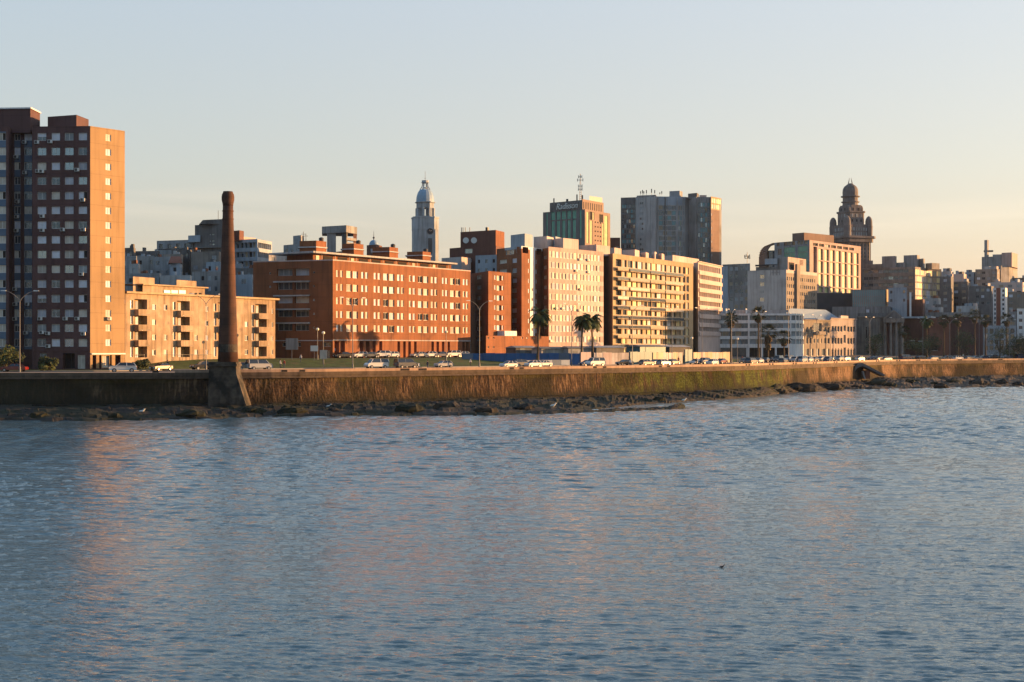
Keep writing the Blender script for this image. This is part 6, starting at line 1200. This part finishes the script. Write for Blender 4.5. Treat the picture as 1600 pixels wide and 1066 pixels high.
# notice board, flag pole like white mast
def sign(px, q, w, h, zc_, lb, m):
    x, y, an = Gp(px, q); z0 = ground(px, q); o = empty('sign_board', (x, y, z0), lb, 'sign'); mb = MB(); mb.box(x - .05, y, z0 - .1, x + .05, y + .1, z0 + zc_); mb.build('post', M('mid_metal'), o); mb = MB(); mb.box(x - w / 2, y - .06, z0 + zc_ - h / 2, x + w / 2, y - .01, z0 + zc_ + h / 2); mb.build('board', M(m), o)
sign(456, 46, 2.6, 2.4, 3.4, 'grey blank sign on a post before the shaded end of the brick block', 'concrete'); sign(505.5, 36, 1.5, 1.8, 2.6, 'sunlit cream sign board on a post by the grass', 'blind_cream'); sign(491, 45, 1.6, 1.2, 2.6, 'small pale sign left of the globe lamp', 'frame_white')
# ================================================================ PALMS AND TREES
def leafmat(name, c): 
    m = mat(name, c, .75, .45, 1.5, fine=5); return m
leafmat('palm_green', (.045, .07, .018)); leafmat('palm_dark', (.03, .042, .014)); leafmat('palm_dead', (.11, .08, .04)); mat('bark', (.10, .075, .05), .95, .35, 2.0, bump=.5); leafmat('tree_leaf', (.035, .05, .018)); leafmat('tree_leaf_light', (.065, .085, .025))
def palm(px, q, h, cr, kind, lb, seed, lean=0.0):
    rg = random.Random(seed); x, y, an = Gp(px, q); z0 = ground(px, q) - .1; o = empty('palm_tree', (x, y, z0), lb, 'palm tree', 'palm trees along the shore road')
    tx, ty = x + lean, y; r0 = .38 if kind == 'feather' else .36
    pts = [(x + lean * t ** 2, y, z0 + h * t) for t in (0, .08, .3, .55, .8, 1)]; mb = MB(); mb.tube(pts, [r0 * 1.3, r0, r0 * .72, r0 * .62, r0 * .58, r0 * .5], 9); mb.build('trunk', M('bark'), o, smooth=True)
    mb = MB(); top = Vector((tx, ty, z0 + h))
    if kind == 'feather':
        for k in range(38):
            a = rg.uniform(0, 6.283); el = rg.uniform(-.55, 1.35); L_ = cr * rg.uniform(.8, 1.1); p = top.copy(); d = Vector((math.cos(a) * math.cos(el), math.sin(a) * math.cos(el), math.sin(el))); side = Vector((-math.sin(a), math.cos(a), 0)); n_ = 13; seg = L_ / n_
            for j in range(n_):
                p2 = p + d * seg; w = .75 * math.sin(math.pi * min(1, (j + 1.2) / (n_ + .6))) ** .6 * cr / 3.2
                for s in (-1, 1):
                    for qq in (0, .5):
                        b0 = p.lerp(p2, qq); tip = b0 + side * s * w + d * w * .55 + Vector((0, 0, -w * .55 * rg.uniform(.6, 1.3))); wd_ = d * .10; mb.face([b0 - wd_, b0 + wd_, tip])
                mb.face([p + side * .03, p - side * .03, p2 - side * .02, p2 + side * .02]); p = p2; d = (d + Vector((0, 0, -.155 - .05 * rg.random()))).normalized()
    else:
        for k in range(46):
            a = rg.uniform(0, 6.283); el = rg.uniform(-.7, 1.3); st = cr * .5; d = Vector((math.cos(a) * math.cos(el), math.sin(a) * math.cos(el), math.sin(el))); hub = top + d * st; u = d.cross(Vector((0, 0, 1))); u = u.normalized() if u.length > .01 else Vector((1, 0, 0)); v = d
            mb.face([top, top + u * .05, hub])
            for j in range(11):
                t = R(-75 + 15 * j); dd = (v * math.cos(t) + u * math.sin(t)).normalized(); e = hub + dd * cr * .55 * rg.uniform(.8, 1.1) + Vector((0, 0, -.18 * cr * rg.random() - .05)); w_ = dd.cross(d); pp = u * .07 + Vector((0, 0, .02)); mb.face([hub, hub + dd * cr * .3 + pp, e, hub + dd * cr * .3 - pp])
    mb.build('crown', M('palm_green' if kind == 'feather' else 'palm_dark'), o)
    if kind != 'feather':
        mb = MB(); sk = h * rg.uniform(.16, .5) if kind == 'skirt' else h * .12
        for k in range(int(60 + sk * 40)):
            a = rg.uniform(0, 6.283); zz_ = z0 + h - rg.uniform(.1, sk); r_ = .5 + .5 * (zz_ - (z0 + h - sk)) / sk; e = rg.uniform(.7, 1.2); p = Vector((tx + .25 * math.cos(a), ty + .25 * math.sin(a), zz_)); s = Vector((-math.sin(a), math.cos(a), 0)) * .28; mb.face([p - s * .3, p + s * .3, Vector((tx + (r_ + .25) * e * math.cos(a), ty + (r_ + .25) * e * math.sin(a), zz_ - rg.uniform(.7, 1.3))) + s, Vector((tx + (r_ + .2) * e * math.cos(a), ty + (r_ + .2) * e * math.sin(a), zz_ - rg.uniform(.7, 1.3))) - s])
        mb.build('dead_frond_skirt', M('palm_dead'), o)
    return o
palm(840, 37, 11.6, 3.7, 'feather', 'lone tall feathery palm before the white striped tower', 1, .6)
palm(908.5, 37, 10.6, 3.4, 'feather', 'left of the twin feathery palms before the pink block', 2, .3); palm(926, 37, 10.6, 3.5, 'feather', 'right of the twin feathery palms before the pink block', 3, -.3)
palm(1142, 36, 12.2, 2.3, 'fan', 'leftmost fan palm before the white banded block', 4); palm(1185, 36, 14.0, 2.7, 'fan', 'tallest slender fan palm before the white banded block', 5); palm(1200, 35, 8.6, 3.2, 'skirt', 'stout shaggy fan palm right of the tallest one', 6); palm(1225, 35, 7.2, 2.8, 'skirt', 'small fan palm before the right half of the white banded block', 7)
palm(1413, 50, 9.5, 2.6, 'fan', 'fan palm above the right end of the classical church', 8); palm(1448, 60, 13.6, 3.4, 'feather', 'wide feathery palm before the flat slabbed brick hall', 9); palm(1475, 55, 13.8, 2.8, 'fan', 'fan palm before the joint of the brick halls', 10); palm(1497, 50, 14.2, 2.8, 'fan', 'thin fan palm before the plain brick hall', 11); palm(1523, 60, 16, 3.0, 'fan', 'taller fan palm at the right end of the plain brick hall', 12); palm(1540, 50, 14, 2.6, 'fan', 'fan palm left of the glass pavilion', 13); palm(1573, 60, 14.6, 3.2, 'fan', 'shaggy fan palm before the glass pavilion', 14)
def tree(px, q, h, w, lb, seed, trunk=.35):
    rg = random.Random(seed); x, y, an = Gp(px, q); z0 = ground(px, q) - .1; o = empty('tree', (x, y, z0), lb, 'tree', 'leafy trees near the shore road'); mb = MB(); mb.tube([(x, y, z0), (x + .1, y, z0 + h * trunk), (x, y, z0 + h * .7)], [.28, .2, .08], 7)
    cl = []
    for k in range(9):
        a = rg.uniform(0, 6.28); r_ = w * .5 * rg.uniform(.2, .75); c = Vector((x + r_ * math.cos(a), y + r_ * math.sin(a), z0 + h * rg.uniform(trunk + .1, .88))); cl.append((c, w * rg.uniform(.2, .34))); mb.tube([(x, y, z0 + h * trunk * .9), tuple(c)], [.12, .03], 5)
    mb.build('trunk', M('bark'), o); mb = MB()
    for c, r_ in cl:
        mi_ = rg.random() < .35
        for j in range(150):
            d = Vector((rg.gauss(0, 1), rg.gauss(0, 1), rg.gauss(0, 1))).normalized() * r_ * rg.uniform(.5, 1.15); p = c + Vector((d.x, d.y, d.z * .75)); s = rg.uniform(.14, .3); u = Vector((rg.gauss(0, 1), rg.gauss(0, 1), rg.gauss(0, 1))).normalized(); v = u.orthogonal().normalized(); mb.face([p - u * s, p - v * s * .6, p + u * s, p + v * s * .6], 1 if mi_ else 0)
    mb.build('crown', [M('tree_leaf'), M('tree_leaf_light')], o)
tree(1367, 33, 9, 8, 'round dark tree at the foot of the classical church', 1, .15); tree(1434, 38, 8, 9, 'low dark tree before the flat slabbed brick hall', 2, .15); tree(1508, 42, 10, 10, 'dark tree before the plain brick hall', 3, .2); tree(1452, 40, 9, 8, 'dark tree left of the brick hall joint', 4, .2); tree(1562, 36, 12, 10, 'big dark tree before the glass pavilion', 5, .2); tree(1583, 40, 9, 9, 'broad dark tree right of the pavilion tree', 6, .2); tree(1600, 40, 9, 9, 'dark tree cut by the right edge', 7, .2); tree(1575, 30, 5, 5, 'small bush like tree below the lamp at the right', 8, .1)
tree(221, 38, 1.8, 3.2, 'dark shrub before the left end of the cream block', 9, .05); tree(8, 34, 4.2, 6, 'autumn shrub at the foot of the brown tower', 10, .05); tree(75, 33, 2.6, 3, 'small shrub before the ground floor of the brown tower', 11, .1)
# ================================================================ PEOPLE
for nm, c in (('skin', (.38, .22, .15)), ('shirt_red', (.25, .04, .03)), ('shirt_white', (.6, .58, .55)), ('shirt_dark', (.03, .035, .05)), ('jeans', (.03, .045, .09)), ('hair', (.02, .014, .01)), ('shoe', (.02, .02, .02))): mat(nm, c, .8, .15, 4)
def person(px, q, top, legs, lb, step, seed, head=1.0):
    x, y, an = Gp(px, q); z0 = 6.594 if (q < 8.7 or q > 31) else 6.454
    if q > 34: z0 = ground(px, q)
    J = [(0, 0, .93), (0, 0, 1.15), (0, 0, 1.38), (0, 0, 1.50), (0, .01, 1.60), (0, .01, 1.70)]; Rd = [.145, .135, .15, .055, .085, .08]; E = [(0, 1), (1, 2), (2, 3), (3, 4), (4, 5)]
    def add(p, r, par): J.append(p); Rd.append(r); E.append((par, len(J) - 1)); return len(J) - 1
    for s in (-1, 1):
        sw = .22 * s * step; h_ = add((.0, s * .09, .88), .095, 0); k_ = add((sw * .6, s * .10, .49), .062, h_); a_ = add((sw * 1.2 - (.1 if s > 0 else 0), s * .10, .09), .042, k_); add((sw * 1.2 - (.1 if s > 0 else 0) - .17, s * .10, .04), .035, a_)
        s_ = add((0, s * .17, 1.40), .06, 2); e_ = add((-sw * .4 + .02, s * .23, 1.12), .042, s_); w_ = add((-sw * .8 - .08, s * .23, .87), .03, e_); hd = add((-sw * .8 - .12, s * .23, .80), .028, w_)
        for f_ in range(4): add((-sw * .8 - .145 - .004 * f_, s * (.205 + .017 * f_), .715 + .006 * abs(f_ - 1)), .009, hd)
        add((-sw * .8 - .17, s * .20, .77), .010, hd)
    me = bpy.data.meshes.new('person'); me.from_pydata(J, E, []); o = bpy.data.objects.new('person_tmp', me); sc.collection.objects.link(o)
    md = o.modifiers.new('skin', 'SKIN'); me.skin_vertices[0].data[0].use_root = True
    for k, r_ in enumerate(Rd): me.skin_vertices[0].data[k].radius = (r_, r_ * (1.25 if k in (2,) else 1))
    o.modifiers.new('sub', 'SUBSURF').levels = 1; bpy.context.view_layer.update()
    ev = bpy.data.meshes.new_from_object(o.evaluated_get(bpy.context.evaluated_depsgraph_get())); bpy.data.objects.remove(o)
    for m_ in (top, legs, 'skin', 'shoe'): ev.materials.append(M(m_))
    for p in ev.polygons:
        c = p.center; p.material_index = 3 if c.z < .09 else (1 if c.z < .95 and abs(c.y) < .17 else (2 if c.z > 1.49 or (c.z < .88 and abs(c.y) >= .17) else 0)); p.use_smooth = True
    r_ = empty('person', (x, y, z0), lb, 'person', 'people walking by the shore'); r_.rotation_euler = (0, 0, an + seed)
    b = bpy.data.objects.new('body', ev); sc.collection.objects.link(b); b.parent = r_
    mb = MB(); mb.lathe(0, .0, [(.088, 1.63), (.098, 1.69), (.085, 1.75), (.03, 1.785)], 10); mb.build('hair', M('hair'), r_, org=(0, 0, 0), smooth=True)
person(444, 32, 'shirt_red', 'jeans', 'person in a red top walking right of the chimney by the grass', 1, .1, 1); person(1088, 6, 'shirt_dark', 'shirt_dark', 'person in dark clothes on the walk below the pink banded block', .6, 3.1, 2)
person(1335, 5, 'shirt_dark', 'jeans', 'person standing at the wall edge above the collapsed tunnel', .2, 1.5, 3); person(470, 43, 'shirt_white', 'jeans', 'person in a white shirt on the grass before the shaded brick end', .8, .3, 4)
person(1160, 32, 'shirt_red', 'shirt_dark', 'person in a red top before the white banded block', .7, 0, 5); person(1505, 40, 'shirt_white', 'shirt_dark', 'person in a white shirt on the lawn before the plain brick hall', .7, 0, 6)
for k, (px, q, tp, lg, lb, st, hd) in enumerate([(262, 32, 'shirt_dark', 'jeans', 'person in dark clothes at the foot of the low garden wall', .8, 0), (438, 33, 'shirt_white', 'jeans', 'person in a pale top left of the red topped walker', .7, 3), (668, 5, 'shirt_dark', 'jeans', 'person on the sea wall walk below the brick arcade', .9, 0), (735, 33, 'shirt_white', 'shirt_dark', 'person in a pale top by the end of the long brick block', .8, 3), (985, 5, 'shirt_white', 'jeans', 'person in a white shirt on the sea wall walk below the teal hoarding', .8, 0), (1060, 32, 'shirt_red', 'jeans', 'person in a red top beside the tan hoarding', .6, 0), (1246, 5, 'shirt_dark', 'jeans', 'person on the walk below the rounded end of the white banded block', .9, 3), (1420, 32, 'shirt_red', 'jeans', 'person in a red top before the flat slabbed brick hall', .7, 0), (1480, 5, 'shirt_dark', 'shirt_dark', 'person on the sea wall walk where the brick halls meet', .9, 0)]): person(px, q, tp, lg, lb, st, hd, 10 + k)
# ---- birds on the rocks and a dark buoy-like bird in the water
def bird(px, D, z, lb, m, s=1.0):
    x, y = P(px, D); o = empty('sea_bird', (x, y, z), lb, 'bird'); mb = MB(); mb.tube([(x - .28 * s, y, z + .16 * s), (x - .12 * s, y, z + .2 * s), (x + .08 * s, y, z + .22 * s), (x + .2 * s, y, z + .32 * s), (x + .24 * s, y, z + .42 * s), (x + .36 * s, y, z + .41 * s)], [.02 * s, .1 * s, .11 * s, .06 * s, .055 * s, .01 * s], 8)
    for q in (-1, 1): mb.tube([(x, y + q * .04, z - .02), (x, y + q * .04, z + .14 * s)], .012, 4)
    mb.build('body', M(m), o, smooth=True)
bird(1128, 69, -.04, 'dark cormorant swimming alone in open water', 'dark_metal', .45); bird(1068.5, 248.5, 1.2, 'white gull on the lump at the end of the reef', 'frame_white', 1.5); bird(221, 218, .5, 'white gull on the dark rocks below the tower', 'frame_white', 1.8); bird(513, 234, .6, 'white gull on the rocks right of the chimney', 'frame_white', 1.8); bird(864, 238, .6, 'white gull at the left of the reef', 'frame_white', 1.8)
# railings at the cream block
along_f = []
p0, p1 = Gp(200, 49), Gp(332, 49); fc = Face(p0[:2], p1[:2]); fo = empty('railing_fence', (*p0[:2], 6.8), 'thin dark railing fence before the low cream block', 'fence'); mb = MB()
for k in range(int(fc.L / 2)): mb.fbox(fc, 2 * k, 2 * k + .08, 6.4, 9.4, 0, .08)
mb.build('post', M('dark_metal'), fo); mb = MB(); mb.fbox(fc, 0, fc.L, 9.2, 9.26, .02, .06); mb.fbox(fc, 0, fc.L, 7.4, 7.46, .02, .06); mb.build('rail', M('dark_metal'), fo)
# labels of the boulders
L_ = sorted(KIDS.get('boulder', []), key=lambda q: q[0])
BW = [(0, 290, 'left of the chimney pedestal'), (290, 420, 'beside the chimney pedestal'), (420, 560, 'between the chimney and the brick arcade'), (560, 800, 'below the brick arcade'), (800, 960, 'at the root of the reef'), (960, 1150, 'beyond the tip of the reef'), (1150, 1290, 'on the shore left of the collapsed tunnel'), (1290, 1400, 'around the collapsed tunnel'), (1400, 1480, 'on the shore below the flat slabbed hall'), (1480, 1700, 'on the shore at the far right')]
cnt = {}
for px, o, t in L_:
    w = [q[2] for q in BW if q[0] <= px < q[1]][0]; n_ = cnt.get(w, 0); cnt[w] = n_ + 1; o['label'] = t + ' ' + w + ', ' + NTH[n_] + ' there from the left'

# ---- the air between: a closed box of thin even haze round the camera and the whole scene
mb = MB(); mb.box(-2900, -380, -1.5, 2900, 1780, 150); hz = mb.build('haze', [mat('haze_dummy', (.5, .5, .5))]); hz['kind'] = 'stuff'
hm = bpy.data.materials.new('haze_air'); hm.use_nodes = True; n = hm.node_tree.nodes; n.clear(); o_ = n.new('ShaderNodeOutputMaterial'); v_ = n.new('ShaderNodeVolumePrincipled')
v_.inputs['Color'].default_value = (.6, .75, 1, 1); v_.inputs['Density'].default_value = .00003; v_.inputs['Anisotropy'].default_value = .2; hm.node_tree.links.new(v_.outputs[0], o_.inputs['Volume']); hz.data.materials[0] = hm
